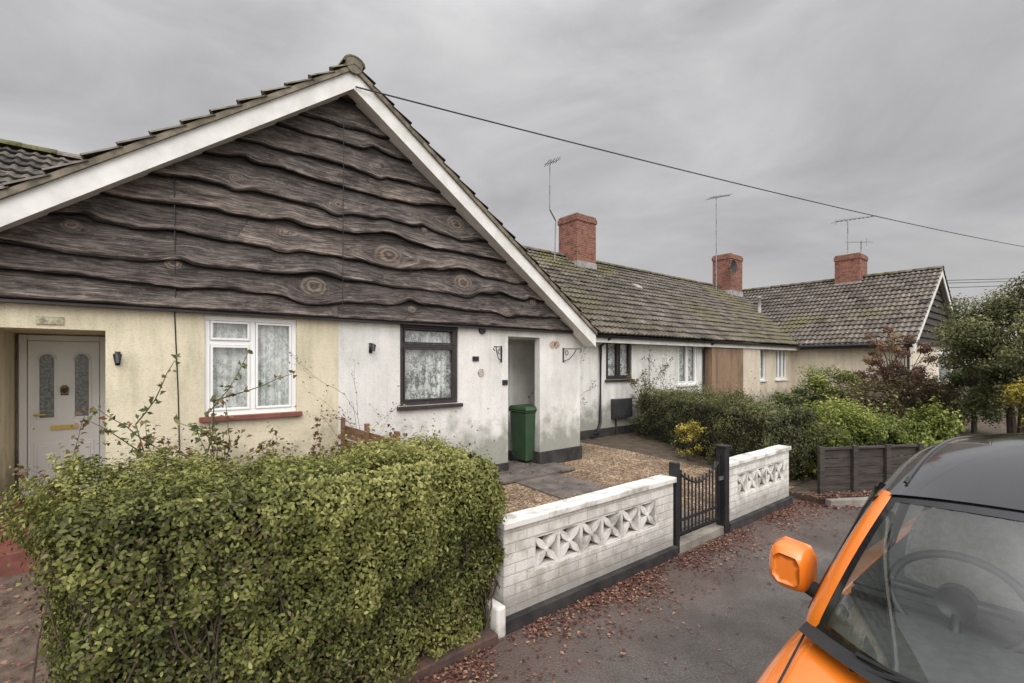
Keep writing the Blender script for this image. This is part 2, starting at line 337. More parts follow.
# ---------- roofs
def roof(name,O,U,V,L,S,parent,g=.30,seed=1,moss=None,pw=.165,gr=1.0,th=.045,mossb=-.15):
    O=np.array(O,float);U=np.array(U,float);V=np.array(V,float);U/=np.linalg.norm(U);V/=np.linalg.norm(V)
    n=np.cross(U,V); 
    if n[2]<0:n=-n
    nu=int(L/.0275)+1; us=np.linspace(0,L,nu); nc=int(math.ceil(S/g)); r=np.random.default_rng(seed)
    ph=(us/pw)%1.0; prof=.030*np.where(ph<.55,np.sin(np.pi*ph/.55)**1.0,0)
    verts=[];faces=[];cols=[]
    tile=(us/.33).astype(int)
    for j in range(nc):
        v0=j*g; v1=min((j+1)*g,S)
        nt_=tile.max()+1; dv=r.normal(0,.008,nt_)[tile]; dh=r.normal(0,.005,nt_)[tile]
        tc_=(r.normal(1,.20,nt_)[tile])
        b=len(verts)
        for (vv,hh,dd,ck) in ((v0-.02,.0,0,.55),( v0+.06,.0+th*.25,0,.95),(v1,th,1,1.1),(v1,.002,1,.35)):  # laps and lower edges darkened in vertex colour: painted shadow gap between courses
            P=O+np.outer(us,U)+np.outer(np.full(nu,vv)+dv*dd,V)+np.outer(prof+hh+dh,n)
            verts.extend(P.tolist())
            q=fn(P,1.1,seed+3)*.5+fn(P,5,seed+5)*.35; lo=fn(P,.6,seed+9)
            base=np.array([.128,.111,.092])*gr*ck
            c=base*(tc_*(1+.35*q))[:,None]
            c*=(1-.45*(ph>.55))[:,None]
            ms=np.clip((q+.55*lo+mossb)*1.5+.25*(v0/S>.85),0,.7)
            if moss is not None:
                for (cx,cy,cz,rad,am) in moss:
                    dd2=np.linalg.norm(P-np.array([cx,cy,cz]),axis=1); ms=np.clip(ms+am*np.exp(-(dd2/rad)**2)*(.6+.8*(fn(P,6,4)>0)),0,1)
            mc=np.array([.128,.12,.05])*ck; c=c*(1-ms)[:,None]+mc*ms[:,None]
            cols.extend(np.clip(c,.008,1).tolist())
        for k in range(3):
            for i in range(nu-1):
                faces.append((b+k*nu+i,b+k*nu+i+1,b+(k+1)*nu+i+1,b+(k+1)*nu+i))
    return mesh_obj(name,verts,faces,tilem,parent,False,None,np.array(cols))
def ridge(name,p0,p1,parent):
    p0=np.array(p0,float);p1=np.array(p1,float);L=np.linalg.norm(p1-p0);n=int(L/.42);d=(p1-p0)/L
    verts=[];faces=[];cols=[]; s=np.cross(d,[0,0,1])
    for i in range(n):
        a=p0+d*(i*L/n); b_=p0+d*((i+1)*L/n+.01); cc=np.array([.14,.12,.098])*random.uniform(.65,1.25)
        if random.random()<.3: cc=np.array([.12,.115,.05])
        lift=random.uniform(0,.01); k0=len(verts)
        for (q,e) in ((a,0),(b_,.008)):
            for r_ in (.135,.11):
                for k in range(9):
                    an=math.pi*k/8; verts.append(q+s*math.cos(an)*(r_+e)+np.array([0,0,1])*((math.sin(an))*(r_+e)*.75-.045+lift)); cols.append(cc)
        for k in range(8):
            faces.append((k0+k,k0+k+1,k0+18+k+1,k0+18+k)); faces.append((k0+k,k0+9+k,k0+9+k+1,k0+k+1)); faces.append((k0+18+k,k0+18+k+1,k0+27+k+1,k0+27+k))
    return mesh_obj(name,verts,faces,tilem,parent,True,None,np.array(cols))
SL=.69
def wall_y(name,x0,x1,z0,z1,Y,ops,mat,parent,depth=.13):
    xs=sorted(set([x0,x1]+[o[0] for o in ops]+[o[1] for o in ops])); zs=sorted(set([z0,z1]+[o[2] for o in ops]+[o[3] for o in ops])); mb=MB()
    for a,b_ in zip(xs[:-1],xs[1:]):
        for c,d in zip(zs[:-1],zs[1:]):
            if any(o[0]<=a and b_<=o[1] and o[2]<=c and d<=o[3] for o in ops): continue
            mb.quad((a,Y,c),(b_,Y,c),(b_,Y,d),(a,Y,d))
    for (a,b_,c,d) in ops:
        mb.quad((a,Y,c),(a,Y+depth,c),(a,Y+depth,d),(a,Y,d)); mb.quad((b_,Y,c),(b_,Y,d),(b_,Y+depth,d),(b_,Y+depth,c))
        mb.quad((a,Y,d),(b_,Y,d),(b_,Y+depth,d),(a,Y+depth,d)); mb.quad((a,Y,c),(a,Y+depth,c),(b_,Y+depth,c),(b_,Y,c))
    return mb.obj(name,mat,parent)
def window(name,x0,x1,z0,z1,Y,fm,parent,mull=(.5,),trans=None,cur=lace,fw=.055,sill=None,casement=True):
    e=D.objects.new(name,None); link(e,parent)
    f=MB(); yf=Y+.03; yb=Y+.10
    f.box(x0,x1,yf,yb,z0,z0+fw); f.box(x0,x1,yf,yb,z1-fw,z1); f.box(x0,x0+fw,yf,yb,z0+fw,z1-fw); f.box(x1-fw,x1,yf,yb,z0+fw,z1-fw)
    edges=[x0+fw]
    for m_ in mull:
        xm=x0+(x1-x0)*m_; f.box(xm-fw*.5,xm+fw*.5,yf,yb,z0+fw,z1-fw); edges+= [xm-fw*.5,xm+fw*.5]
    edges.append(x1-fw)
    for i in range(0,len(edges),2):
        a,b_=edges[i],edges[i+1]
        if trans and i//2 in trans:
            zt=z1-fw-trans[i//2]; f.box(a,b_,yf+.005,yb-.005,zt-.025,zt+.025)
            parts=[(z0+fw,zt-.025),(zt+.025,z1-fw)]
        else: parts=[(z0+fw,z1-fw)]
        if casement:
            for (c,d) in parts:
                g=.028; 
                f.box(a+.004,b_-.004,yf-.012,yf+.03,c+.004,c+g); f.box(a+.004,b_-.004,yf-.012,yf+.03,d-g,d-.004); f.box(a+.004,a+g,yf-.012,yf+.03,c+g,d-g); f.box(b_-g,b_-.004,yf-.012,yf+.03,c+g,d-g)
    f.obj('frame',fm,e,bevel=.004)
    MB().quad((x0+.02,Y+.07,z0+.02),(x1-.02,Y+.07,z0+.02),(x1-.02,Y+.07,z1-.02),(x0+.02,Y+.07,z1-.02)).obj('glass',glass,e)
    n=60; vs=[];fs=[]
    for i in range(n+1):
        x=x0+(x1-x0)*i/n; y=Y+.125+.010*math.sin(i*1.1)+.005*math.sin(i*2.7)
        vs+=[(x,y,z0-.02),(x,y,z1+.02)]
    for i in range(n): fs.append((2*i,2*i+2,2*i+3,2*i+1))
    mesh_obj('curtain',vs,fs,cur,e,True)
    MB().box(x0-.1,x1+.1,Y+.30,Y+.32,z0-.1,z1+.1).obj('room_back',dark_in,e)
    if sill: MB().box(x0-.05,x1+.05,Y-.06,Y+.029,z0-.055,z0-.002).obj('sill',sill,e,bevel=.006)
    return e
# ================= gabled bungalow =================
gb=empty('gabled_bungalow'); YG=5.97
AX,AZ=2.11,5.53; XR=6.5; XL=-1.95; SLL=.75
porch=(-.92,-.17,.2,2.26)
wall_y('cream_wall',-2.0,2.04,.1,2.62,YG,[(porch[0],porch[1],porch[2],porch[3]),(.63,1.55,1.38,2.46)],cream,gb)
wall_y('white_wall',2.04,6.42,.1,2.62,YG,[(2.87,3.80,1.36,2.5),(4.74,5.43,.2,2.38)],white,gb)
mb=MB(); mb.quad((6.42,YG,.1),(6.42,12,.1),(6.42,12,2.62),(6.42,YG,2.62)); mb.quad((-2,YG,.1),(-2,12,.1),(-2,12,2.62),(-2,YG,2.62))
mb.obj('side_wall',white,gb)
window('casement_window',.63,1.55,1.38,2.46,YG,upvc,gb,(.5,),{0:.24},lace2,.05,redtile)
window('front_window',2.87,3.80,1.36,2.5,YG,darkpaint,gb,(),{0:.25},lace,.06,darkpaint)
mb=MB(); a,b_,z0,z1=porch; yb=7.2
mb.quad((a,YG+.13,z0),(a,yb,z0),(a,yb,z1+.01),(a,YG+.13,z1+.01)); mb.quad((b_,YG+.13,z0),(b_,YG+.13,z1+.01),(b_,yb,z1+.01),(b_,yb,z0))
mb.quad((a,YG+.13,z1),(b_,YG+.13,z1),(b_,yb,z1),(a,yb,z1)); mb.quad((a,yb,z0),(b_,yb,z0),(b_,yb,z1+.2),(a,yb,z1+.2))
mb.obj('porch_walls',cream,gb)
MB().box(a+.003,b_-.003,6.05,yb-.01,.15,.53).obj('porch_step',redtile,gb,bevel=.01)
MB().box(a-.3,b_-.003,5.72,6.045,.15,.36).obj('porch_step',redtile,gb,bevel=.01)
e=D.objects.new('front_door',None); link(e,gb)
yd=yb-.1
dx0,dx1,dz0,dz1=-.89,-.19,.535,2.25
fr=MB(); fr.box(dx0,dx0+.06,yd-.02,yd+.06,dz0,dz1); fr.box(dx1-.06,dx1,yd-.02,yd+.06,dz0,dz1); fr.box(dx0+.06,dx1-.06,yd-.02,yd+.06,dz1-.06,dz1); fr.box(dx0+.06,dx1-.06,yd-.05,yd+.06,dz0,dz0+.045); fr.obj('door_frame',upvc,e,bevel=.006)
lf=MB(); lx0,lx1=dx0+.065,dx1-.065; lf.box(lx0,lx1,yd+.005,yd+.05,dz0+.05,dz1-.065)
lc=(lx0+lx1)/2
for sx_ in (-1,1):
    cx=lc+sx_*.14
    lf.box(cx-.10,cx+.10,yd-.006,yd+.004,dz0+.14,dz0+.56); lf.box(cx-.07,cx+.07,yd-.016,yd-.0065,dz0+.17,dz0+.53)
    lf.box(cx-.080,cx-.058,yd-.006,yd+.004,1.34,1.99); lf.box(cx+.058,cx+.080,yd-.006,yd+.004,1.34,1.99); lf.box(cx-.058,cx+.058,yd-.006,yd+.004,1.34,1.362)
    lf.tube([(cx+.069*math.cos(t),yd-.002,1.99+.069*math.sin(t)) for t in np.linspace(0,math.pi,9)],.011,6)
lf.obj('door_leaf',upvc,e,bevel=.003)
gl=MB()
for sx_ in (-1,1):
    cx=lc+sx_*.14; n0=len(gl.v); arc=[(cx+.056*math.cos(t),yd+.001,1.99+.056*math.sin(t)) for t in np.linspace(0,math.pi,9)]
    gl.v+=[(cx-.056,yd+.001,1.362),(cx+.056,yd+.001,1.362)]+arc; gl.f.append(tuple(range(n0,n0+11))); gl.m.append(0)
gl.obj('door_glass',doorglass,e)
bz=MB(); bz.box(lc-.11,lc+.11,yd-.02,yd+.004,1.23,1.275); bz.tube([(lc+.03*math.sin(t),yd-.03,1.66+.045*math.cos(t)) for t in np.linspace(0,6.28,10)],.009); bz.tube([(lx0+.05,yd,1.40),(lx0+.05,yd-.05,1.40),(lx0+.14,yd-.05,1.40)],.010); bz.obj('letterbox_and_knocker',brass,e)
MB().box(lc-.03,lc+.03,yd-.012,yd+.004,1.60,1.68).obj('spyhole_plate',black,e)
MB().box(lc-.10,lc+.08,5.955,5.968,2.30,2.37).obj('number_plate',M('number_plate',(.5,.45,.3),(.2,.17,.12),30,.5),gb)
mb=MB(); a,b_=4.55,6.3; yb2=6.95; z0,z1=.2,2.38; yb=yb2
mb.quad((a,YG+.13,z0),(a,yb,z0),(a,yb,z1),(a,YG+.13,z1)); mb.quad((b_,YG+.13,z0),(b_,YG+.13,z1),(b_,yb,z1),(b_,yb,z0))
mb.quad((a,YG+.13,z1),(b_,YG+.13,z1),(b_,yb,z1),(a,yb,z1)); mb.quad((a,yb,z0),(b_,yb,z0),(b_,yb,z1),(a,yb,z1))
mb.quad((a,YG+.131,z0),(4.74,YG+.131,z0),(4.74,YG+.131,z1),(a,YG+.131,z1)); mb.quad((5.43,YG+.131,z0),(b_,YG+.131,z0),(b_,YG+.131,z1),(5.43,YG+.131,z1))
mb.obj('porch_walls',greyin,gb)
MB().box(4.745,5.425,YG-.1,yb,.16,.24).obj('porch_floor',slab,gb,bevel=.005)
e=D.objects.new('porch_door',None); link(e,gb)
f=MB(); f.box(5.5,5.57,yb-.07,yb-.002,.24,2.3); f.box(4.86,4.93,yb-.07,yb-.002,.24,2.3); f.box(4.93,5.5,yb-.07,yb-.002,2.23,2.3); f.obj('frame',upvc,e,bevel=.005)
f=MB(); f.box(4.935,5.495,yb-.05,yb-.01,.25,2.225); f.box(5.0,5.4,yb-.06,yb-.052,.4,1.0); f.box(5.0,5.4,yb-.06,yb-.052,1.2,2.05); f.obj('leaf',upvc,e,bevel=.004)
f=MB(); f.box(5.40,6.45,YG-.03,YG-.002,.1,.44); f.box(5.40,5.428,YG-.002,YG+.2,.1,.44); f.box(6.422,6.45,YG-.002,7.4,.1,.44); f.box(2.05,4.74,YG-.025,YG-.002,.1,.36); f.obj('black_plinth',plinthm,gb,bevel=.006)
f=MB(); f.box(-.16,2.04,YG-.025,YG-.002,.1,.34); f.obj('cream_plinth',M('dirty_plinth',(.35,.32,.25),(.14,.12,.09),5,.9),gb)
def bracket(x,z,par,s=1):
    b=MB(); Y=YG-.002
    b.box(x-.012,x+.012,Y-.012,Y,z-.26,z); b.tube([(x,Y-.01,z-.02),(x+.26*s,Y-.01-.16,z-.02)],.009,6)
    b.tube([(x,Y-.01,z-.24),(x+.1*s,Y-.06,z-.20),(x+.17*s,Y-.11,z-.1),(x+.2*s,Y-.13,z-.03)],.008,6)
    b.tube([(x+.05*s+.04*math.cos(t),Y-.04,z-.09+.04*math.sin(t)) for t in np.linspace(0,6.28,12)],.006,5)
    b.tube([(x+.26*s,Y-.17,z-.02),(x+.29*s,Y-.18,z-.06),(x+.25*s,Y-.17,z-.08)],.008,6)
    b.obj('hanging_basket_bracket',black,par)
bracket(4.60,2.22,gb,-1); bracket(5.98,2.22,gb,1)
def lamp(x,z,par):
    b=MB(); Y=YG-.002; b.box(x-.02,x+.02,Y-.015,Y,z-.09,z+.04); b.tube([(x,Y-.01,z-.02),(x,Y-.06,z+.03),(x,Y-.10,z+.01)],.008,6)
    b.tube([(x,Y-.10,z+.03),(x,Y-.10,z+.01),(x,Y-.10,z-.07)],[.01,.035,.022],8); b.obj('wall_lantern',black,par,True)
lamp(2.45,2.17,gb); lamp(-.08,2.02,gb)
f=MB(); f.tube([(4.22,YG-.04,2.45),(4.22,YG,2.45)],.055,14); f.box(4.05,4.16,YG-.02,YG-.002,1.98,2.05); f.box(4.62,4.72,YG-.02,YG-.002,1.6,1.68); f.obj('alarm_and_plaques',black,gb)
f=MB(); f.tube([(4.21,YG-.012,1.80),(4.21,YG-.002,1.80)],.06,16); f.obj('round_house_plaque',M('plaque',(.65,.6,.52),(.2,.14,.09),30,.5),gb)
f=MB(); f.tube([(5.72,YG-.012,2.27),(5.72,YG-.002,2.27)],.065,16); f.tube([(5.82,YG-.012,2.27),(5.82,YG-.002,2.27)],.065,16);f.obj('number_plate',M('plaque2',(.6,.48,.36),(.2,.14,.09),30,.5),gb)
f=MB(); f.tube([(.36,YG-.10,4.0),(.37,YG-.09,2.6),(.37,YG-.005,2.45),(.40,YG-.005,1.6),(.42,YG-.005,.5)],.006,5); f.tube([(2.06,YG-.13,5.0),(2.05,YG-.12,2.55)],.004,5)
f.obj('wall_cable',black,gb)
# ---- waney-edge cladding
YC=YG-.03; zb=2.50; ex=.262
knots=[(1.72,2.86,.13),(2.66,3.36,.16),(3.82,3.13,.13),(3.70,3.98,.12),(1.4,3.45,.06),(.35,2.95,.06),(4.6,2.75,.07),(2.5,4.5,.05),(.9,3.95,.05),(3.0,2.68,.05),(-.4,3.2,.06),(3.2,3.8,.04),(2.0,3.9,.06),(5.2,2.95,.06)]
def xl(z): return AX-(AZ-.10-z)/SLL
def xr(z): return AX+(AZ-.10-z)/SL
verts=[];faces=[];G=[];K=[];T=[];E=[];NU=460
tvals=[0,.025,.06,.12,.2,.3,.4,.5,.6,.7,.8,.9,1.0]
r2=np.random.default_rng(11)
i=0; z=zb
while z<AZ-.28:
    s=np.linspace(0,1,NU); xn=xl(z)+s*(xr(z)-xl(z))
    Px=np.stack([xn,np.full(NU,i*7.3),np.zeros(NU)],1)
    wav=.040*fn(Px,1.5,20+i)+.024*fn(Px,4.0,50+i)+.007*fn(Px,16,70+i) if i>0 else .014*fn(Px,1.2,3)
    for (kx,kz,kr) in knots:
        if abs(kz-z)<.22: wav=wav-(.035+kr*.35)*np.exp(-((xn-kx)/(kr*2.2))**2)*(1 if kz>z else -1)*(0.9 if i>0 else 0)
    e_=ex*r2.uniform(.82,1.18); zl=z+wav; zt=z+e_+.11
    joint=r2.uniform(-.5,4.5); tone=np.where(xn<joint,r2.uniform(0,1),r2.uniform(0,1))
    b0=len(verts)
    rows=[(-1,.03)]+[(t_,None) for t_ in tvals]
    for (t_,yo) in rows:
        tt=max(t_,0); zz=zl+tt*(zt-zl); zc=np.minimum(zz,AZ-.2)
        xx=xl(zc)+s*(xr(zc)-xl(zc))
        yy=np.full(NU,YC+.03) if yo is not None else YC-.012-.070*(1-tt)**.85+0*xx
        if yo is None and tt==0: yy=yy+.012
        if yo is None: yy=yy+.012*fn(Px,2.5,90+i)*(1-tt)
        g=zz-.8*wav*(1-tt)+i*3.7; kk=np.full(NU,9.)
        for (kx,kz,kr) in knots:
            dx=(xx-kx)/1.35; dz=zz-kz; rr=np.sqrt(dx*dx+dz*dz); kk=np.minimum(kk,rr/kr)
            g=g-np.sign(dz+1e-6)*kr*.8*np.exp(-(rr/(kr*1.6))**2)
            if yo is None: yy=yy-.02*np.exp(-(rr/kr)**4)*(rr/kr<1.6)
        if yo is None: yy=yy-.004*np.sin(g*150+2*fn(np.stack([xx,zz,yy],1),3,i))
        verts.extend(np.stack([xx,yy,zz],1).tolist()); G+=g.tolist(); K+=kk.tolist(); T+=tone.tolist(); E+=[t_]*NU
    for k in range(len(rows)-1):
        for q in range(NU-1): faces.append((b0+k*NU+q,b0+k*NU+q+1,b0+(k+1)*NU+q+1,b0+(k+1)*NU+q))
    z+=e_; i+=1
def cladmat():
    m,nt,b=newmat('weathered_waney_timber'); b.inputs['Roughness'].default_value=.75; b.inputs['Specular IOR Level'].default_value=.3
    tc=N(nt,'ShaderNodeTexCoord'); sx=N(nt,'ShaderNodeSeparateXYZ'); nt.links.new(tc.outputs['Object'],sx.inputs[0])
    g=N(nt,'ShaderNodeAttribute',attribute_name='g').outputs['Fac']; k=N(nt,'ShaderNodeAttribute',attribute_name='k').outputs['Fac']; t=N(nt,'ShaderNodeAttribute',attribute_name='tone').outputs['Fac']; ed=N(nt,'ShaderNodeAttribute',attribute_name='edge').outputs['Fac']
    def vec(a,b_,c):
        cb=N(nt,'ShaderNodeCombineXYZ'); nt.links.new(math_(nt,'MULTIPLY',sx.outputs[0],a),cb.inputs[0]); nt.links.new(math_(nt,'MULTIPLY',g,b_),cb.inputs[1]); nt.links.new(math_(nt,'MULTIPLY',t,c),cb.inputs[2]); return cb.outputs[0]
    f=noise(nt,vec(1.6,24,9),1.6,8,.7); f2=noise(nt,vec(1.8,5,5),1.6,6,.7); f3=noise(nt,vec(6,80,3),1.0,3,.6)
    f4=noise(nt,vec(5,14,7),1.5,7,.8)
    c=ramp(nt,f,[(.32,(.034,.029,.027)),(.46,(.092,.080,.074)),(.58,(.155,.137,.127)),(.72,(.27,.245,.23))])
    c=mixc(nt,1.0,c,ramp(nt,f2,[(.34,(.45,.43,.42)),(.48,(.95,.92,.9)),(.60,(1.35,1.3,1.27)),(.72,(1.9,1.82,1.76))]),'MULTIPLY')
    # blistered, flaking finish: bleached patches over dark stain
    c=mixc(nt,ramp(nt,f4,[(.54,(0,0,0)),(.60,(.6,.6,.6))]),c,(.235,.21,.195))
    c=mixc(nt,1.0,c,ramp(nt,f3,[(.35,(.5,.5,.5)),(.5,(1,1,1)),(.7,(1.35,1.35,1.35))]),'MULTIPLY')
    c=mixc(nt,1.0,c,ramp(nt,t,[(.0,(.78,.77,.78)),(.5,(1,1,1)),(1,(1.3,1.25,1.2))]),'MULTIPLY')
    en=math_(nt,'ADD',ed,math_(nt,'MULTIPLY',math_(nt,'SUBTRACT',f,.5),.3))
    c=mixc(nt,1.0,c,ramp(nt,en,[(.0,(.10,.09,.085)),(.05,(.22,.2,.18)),(.11,(1.45,1.4,1.36)),(.26,(1,1,1)),(.62,(.85,.85,.85)),(.74,(.32,.32,.32))]),'MULTIPLY')  # bark lip and worn band; under-lip shadow line is painted into the colour too
    kn=math_(nt,'ADD',k,math_(nt,'MULTIPLY',math_(nt,'SUBTRACT',f2,.5),1.2))
    kr=ramp(nt,kn,[(0,(.26,.19,.145)),(.25,(.05,.038,.033)),(.45,(.28,.22,.175)),(.62,(.07,.055,.046)),(.8,(.23,.19,.16)),(1.0,(.035,.03,.027))])
    km=ramp(nt,k,[(.8,(.9,.9,.9)),(1.05,(0,0,0))])
    c=mixc(nt,km,c,kr)
    nt.links.new(c,b.inputs['Base Color']); bumpn(nt,b,math_(nt,'ADD',f,math_(nt,'MULTIPLY',math_(nt,'ADD',f3,f4),.4)),1.0,.025); return m
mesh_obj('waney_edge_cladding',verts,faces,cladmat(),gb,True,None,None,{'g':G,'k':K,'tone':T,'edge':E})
MB().quad((XL,YG+.05,2.4),(XR,YG+.05,2.4),(AX+.01,YG+.05,AZ-.12),(AX-.01,YG+.05,AZ-.12)).obj('gable_back',dark_in,gb)
f=MB(); f.box(XL,XR-.1,YC-.05,YG-.002,2.475,2.50); f.obj('cladding_batten',darkpaint,gb)
YF=5.66
vm_=M('verge_mortar',(.26,.22,.165),(.10,.09,.065),7,.9,40,.8)
for (sgn,sl_,run,nm) in ((1,SL,XR-AX,'roof_slope'),(-1,SLL,AX-XL,'roof_slope')):
    S=run*math.hypot(1,sl_); V=np.array([sgn,0,-sl_]); V/=np.linalg.norm(V)
    roof(nm,(AX,YF-.05,AZ),(0,1,0),V,11.3-YF,S+.05,gb,seed=3+sgn,gr=1.15,mossb=-.1)
    b=MB(); b.rake(AX,AZ-.015,sgn,sl_,run,.03,.205,YF,YF+.028); b.obj('bargeboard',wpaint,gb)
    b=MB(); b.rake(AX,AZ-.015,sgn,sl_,run,.03,.05,YF+.029,YF+5.5); b.rake(AX,AZ-.015,sgn,sl_,run,.17,.19,YF+.029,YF+.27); b.obj('soffit',wpaint,gb)
    b=MB(); b.rake(AX,AZ-.015,sgn,sl_,run,-.022,.029,YF-.035,YF+.025); b.obj('verge_mortar',vm_,gb)
ridge('ridge_tiles',(AX,YF-.05,AZ+.045),(AX,11.3,AZ+.045),gb)
b=MB(); b.tube([(AX,YF-.045,AZ+.0),(AX,YF+.1,AZ+.0)],.105,14); b.obj('ridge_end_mortar',vm_,gb)
f=MB(); f.box(XR-.14,XR+.01,YF+.03,YF+.27,2.40,2.55); f.obj('eave_box',wpaint,gb,bevel=.01)
# ================= terraced bungalow =================
tb=empty('terraced_bungalow'); YT=7.42; RY,RZ=11.3,5.5; RX1=23.7
S=(RY-7.1)*math.hypot(1,.688); V=np.array([0,-1,-.688]); V/=np.linalg.norm(V)
roof('front_roof_slope',(6.0,RY,RZ),(1,0,0),V,RX1-6.0,S,tb,seed=21,gr=1.0,moss=[(10.6,10.7,5.2,.9,.9),(7.6,9.5,4.3,1.3,.5),(12.8,10.9,5.3,.7,.8),(9.5,8.2,3.3,1.2,.3),(15.5,8.5,3.6,1.2,.4),(20.5,10.7,5.1,.9,.8)])
b=MB(); b.quad((6,RY,RZ-.02),(RX1,RY,RZ-.02),(RX1,RY+4.2,2.6),(6,RY+4.2,2.6)); b.obj('rear_roof_slope',slab,tb)
roof('left_roof_slope',(-9,RY,RZ),(1,0,0),V,10.5,S,tb,seed=25)
ridge('ridge_tiles',(6,RY,RZ+.045),(RX1,RY,RZ+.045),tb); ridge('ridge_tiles',(-9,RY,RZ+.045),(2,RY,RZ+.045),tb)
wall_y('white_wall',6.42,13.35,.1,2.62,YT,[(8.88,9.88,1.55,2.56),(11.97,12.96,1.34,2.52)],white,tb)
wall_y('stained_wall',13.352,15.3,.1,2.62,YT-.25,[],stained,tb); 
wall_y('pale_wall',15.302,16.5,.1,2.62,YT-.25,[],pinkcream,tb)
f=MB(); f.quad((13.352,YT-.25,.1),(13.352,YT+.1,.1),(13.352,YT+.1,2.62),(13.352,YT-.25,2.62)); f.obj('stained_side',stained,tb)
wall_y('cream_wall',16.3,19.8,.1,2.62,YT,[(16.7,17.5,1.35,2.5),(18.3,19.3,1.35,2.5)],pinkcream,tb)
wall_y('left_wall',-9,-2.0,.1,2.62,YT,[],cream,tb)
window('front_window',8.88,9.88,1.55,2.56,YT,darkpaint,tb,(.5,),None,lace,.07,darkpaint)
window('front_window',11.97,12.96,1.34,2.52,YT,upvc,tb,(.5,),None,lace,.06,wpaint)
window('front_window',16.7,17.5,1.35,2.5,YT,upvc,tb,(.5,),None,lace,.06,wpaint)
window('front_window',18.3,19.3,1.35,2.5,YT,upvc,tb,(.33,.66),None,lace,.06,wpaint)
f=MB(); f.box(6.5,19.6,7.12,7.15,2.42,2.58); f.quad((6.4,7.15,2.43),(19.8,7.15,2.43),(19.8,YT,2.43),(6.4,YT,2.43)); f.obj('fascia',wpaint,tb)
f=MB()
pts=[(0,math.cos(t)*.055,math.sin(t)*.055) for t in np.linspace(math.pi,2*math.pi,7)]
for (x0,x1) in ((6.5,19.45),):
    b0=len(f.v)
    for x in (x0,x1): f.v+=[(x,7.06+p[1],2.575+p[2]) for p in pts]
    for i in range(6): f.f.append((b0+i,b0+i+1,b0+8+i,b0+7+i)); f.m.append(0)
f.tube([(8.62,7.06,2.53),(8.62,7.36,2.35),(8.62,7.37,.55),(8.45,7.3,.35),(8.2,7.2,.32)],.035,8)
f.tube([(13.25,7.06,2.53),(13.25,7.36,2.35),(13.25,7.37,.3)],.035,8)
f.obj('gutter_and_downpipe',black,tb,True)
f=MB(); f.box(6.42,13.35,YT-.025,YT-.002,.1,.40); f.obj('plinth',plinthm,tb)
f=MB(); f.box(9.05,9.72,YT-.14,YT-.003,.62,1.08); f.box(9.10,9.37,YT-.15,YT-.141,.67,1.03); f.box(9.40,9.67,YT-.15,YT-.141,.67,1.03); f.tube([(9.2,YT-.05,.62),(9.2,YT-.05,.25)],.02); f.obj('meter_box',M('grey_box',(.05,.05,.055),(.03,.03,.03),6,.5),tb,bevel=.008)
f=MB(); f.tube([(10.6,YT-.05,2.2),(10.6,YT-.05,1.1)],.02); f.box(11.2,11.45,YT-.1,YT-.003,1.9,2.1); f.obj('wall_conduit',wpaint,tb)
f=MB(); f.tube([(21.1,9.2,4.1),(21.1,9.2,4.75)],.07,10); f.tube([(21.1,9.2,4.75),(21.1,9.2,4.85)],[.10,.06],10); f.obj('roof_vent',lead,tb,True)
f=MB(); f.obox((13.2,9.7,4.43),(.3,0,0),(0,.22,.15),(0,-.02,.05)); f.obj('vent_tile',lead,tb)
def chimney(x,y,zt,par,w=.95,d=.62,zb=4.7,pots=2):
    e=D.objects.new('chimney',None); link(e,par)
    f=MB(); f.box(x-w/2,x+w/2,y-d/2,y+d/2,zb,zt-.22); f.box(x-w/2-.03,x+w/2+.03,y-d/2-.03,y+d/2+.03,zt-.22,zt-.07); f.box(x-w/2-.005,x+w/2+.005,y-d/2-.005,y+d/2+.005,zt-.07,zt); f.obj('stack',brick,e,bevel=.004)
    f=MB(); f.box(x-w/2-.02,x+w/2+.02,y-d/2-.025,y+d/2+.02,zb,zb+.34); f.obj('flashing',lead,e)
    f=MB(); f.obox((x-w/2+.02,y-d/2+.02,zt),(w-.04,0,0),(0,d-.04,0),(0,0,.05)); f.obj('flaunching',mortar,e,bevel=.02)
    f=MB()
    for i in range(pots):
        px=x-w/4+i*w/2 if pots>1 else x
        f.tube([(px,y,zt+.03),(px,y,zt+.10),(px,y,zt+.12),(px,y,zt+.14)],[.11,.10,.12,.11],12)
    if pots: f.obj('chimney_pots',redtile,e,True)
chimney(11.8,11.1,6.83,tb,.92,.85,4.95,1); chimney(21.9,11.0,6.95,tb,1.15,.85,4.95,1)
def aerial(x,y,z0,z1,par,ang=0,size=.5,nel=7,lean=0):
    f=MB(); f.tube([(x,y,z0),(x+lean*.5,y,(z0+z1)/2),(x+lean,y,z1)],.022,6); c,s_=math.cos(ang),math.sin(ang); xx=x+lean
    a=np.array([xx-c*size*.4,y-s_*size*.4,z1-.12]); b_=np.array([xx+c*size*.9,y+s_*size*.9,z1+.14]); f.tube([a,b_],.016,5)
    for i in range(nel):
        p=a+(b_-a)*i/(nel-1); h=.26-.015*i; f.tube([p-np.array([-s_,c,0])*h,p+np.array([-s_,c,0])*h],.011,4)
    q=a; f.tube([q+np.array([0,0,-.16]),q,q+np.array([0,0,.16])],.012,4)
    f.obj('tv_aerial',metal,par)
f=MB(); f.tube([(10.35,10.7,5.0),(10.40,10.7,6.4),(10.05,10.6,6.65),(10.05,10.6,8.2)],.024,6); 
for q in np.linspace(-.12,.35,5): f.tube([(10.05+q-.1,10.6-.22,8.1+q*.5),(10.05+q+.1,10.6+.22,8.1+q*.5)],.012,4)
f.tube([(9.85,10.6,8.0),(10.5,10.6,8.32)],.015,5); f.obj('tv_aerial',metal,tb)
aerial(20.3,10.7,5.2,9.35,tb,-.35,.85,9)
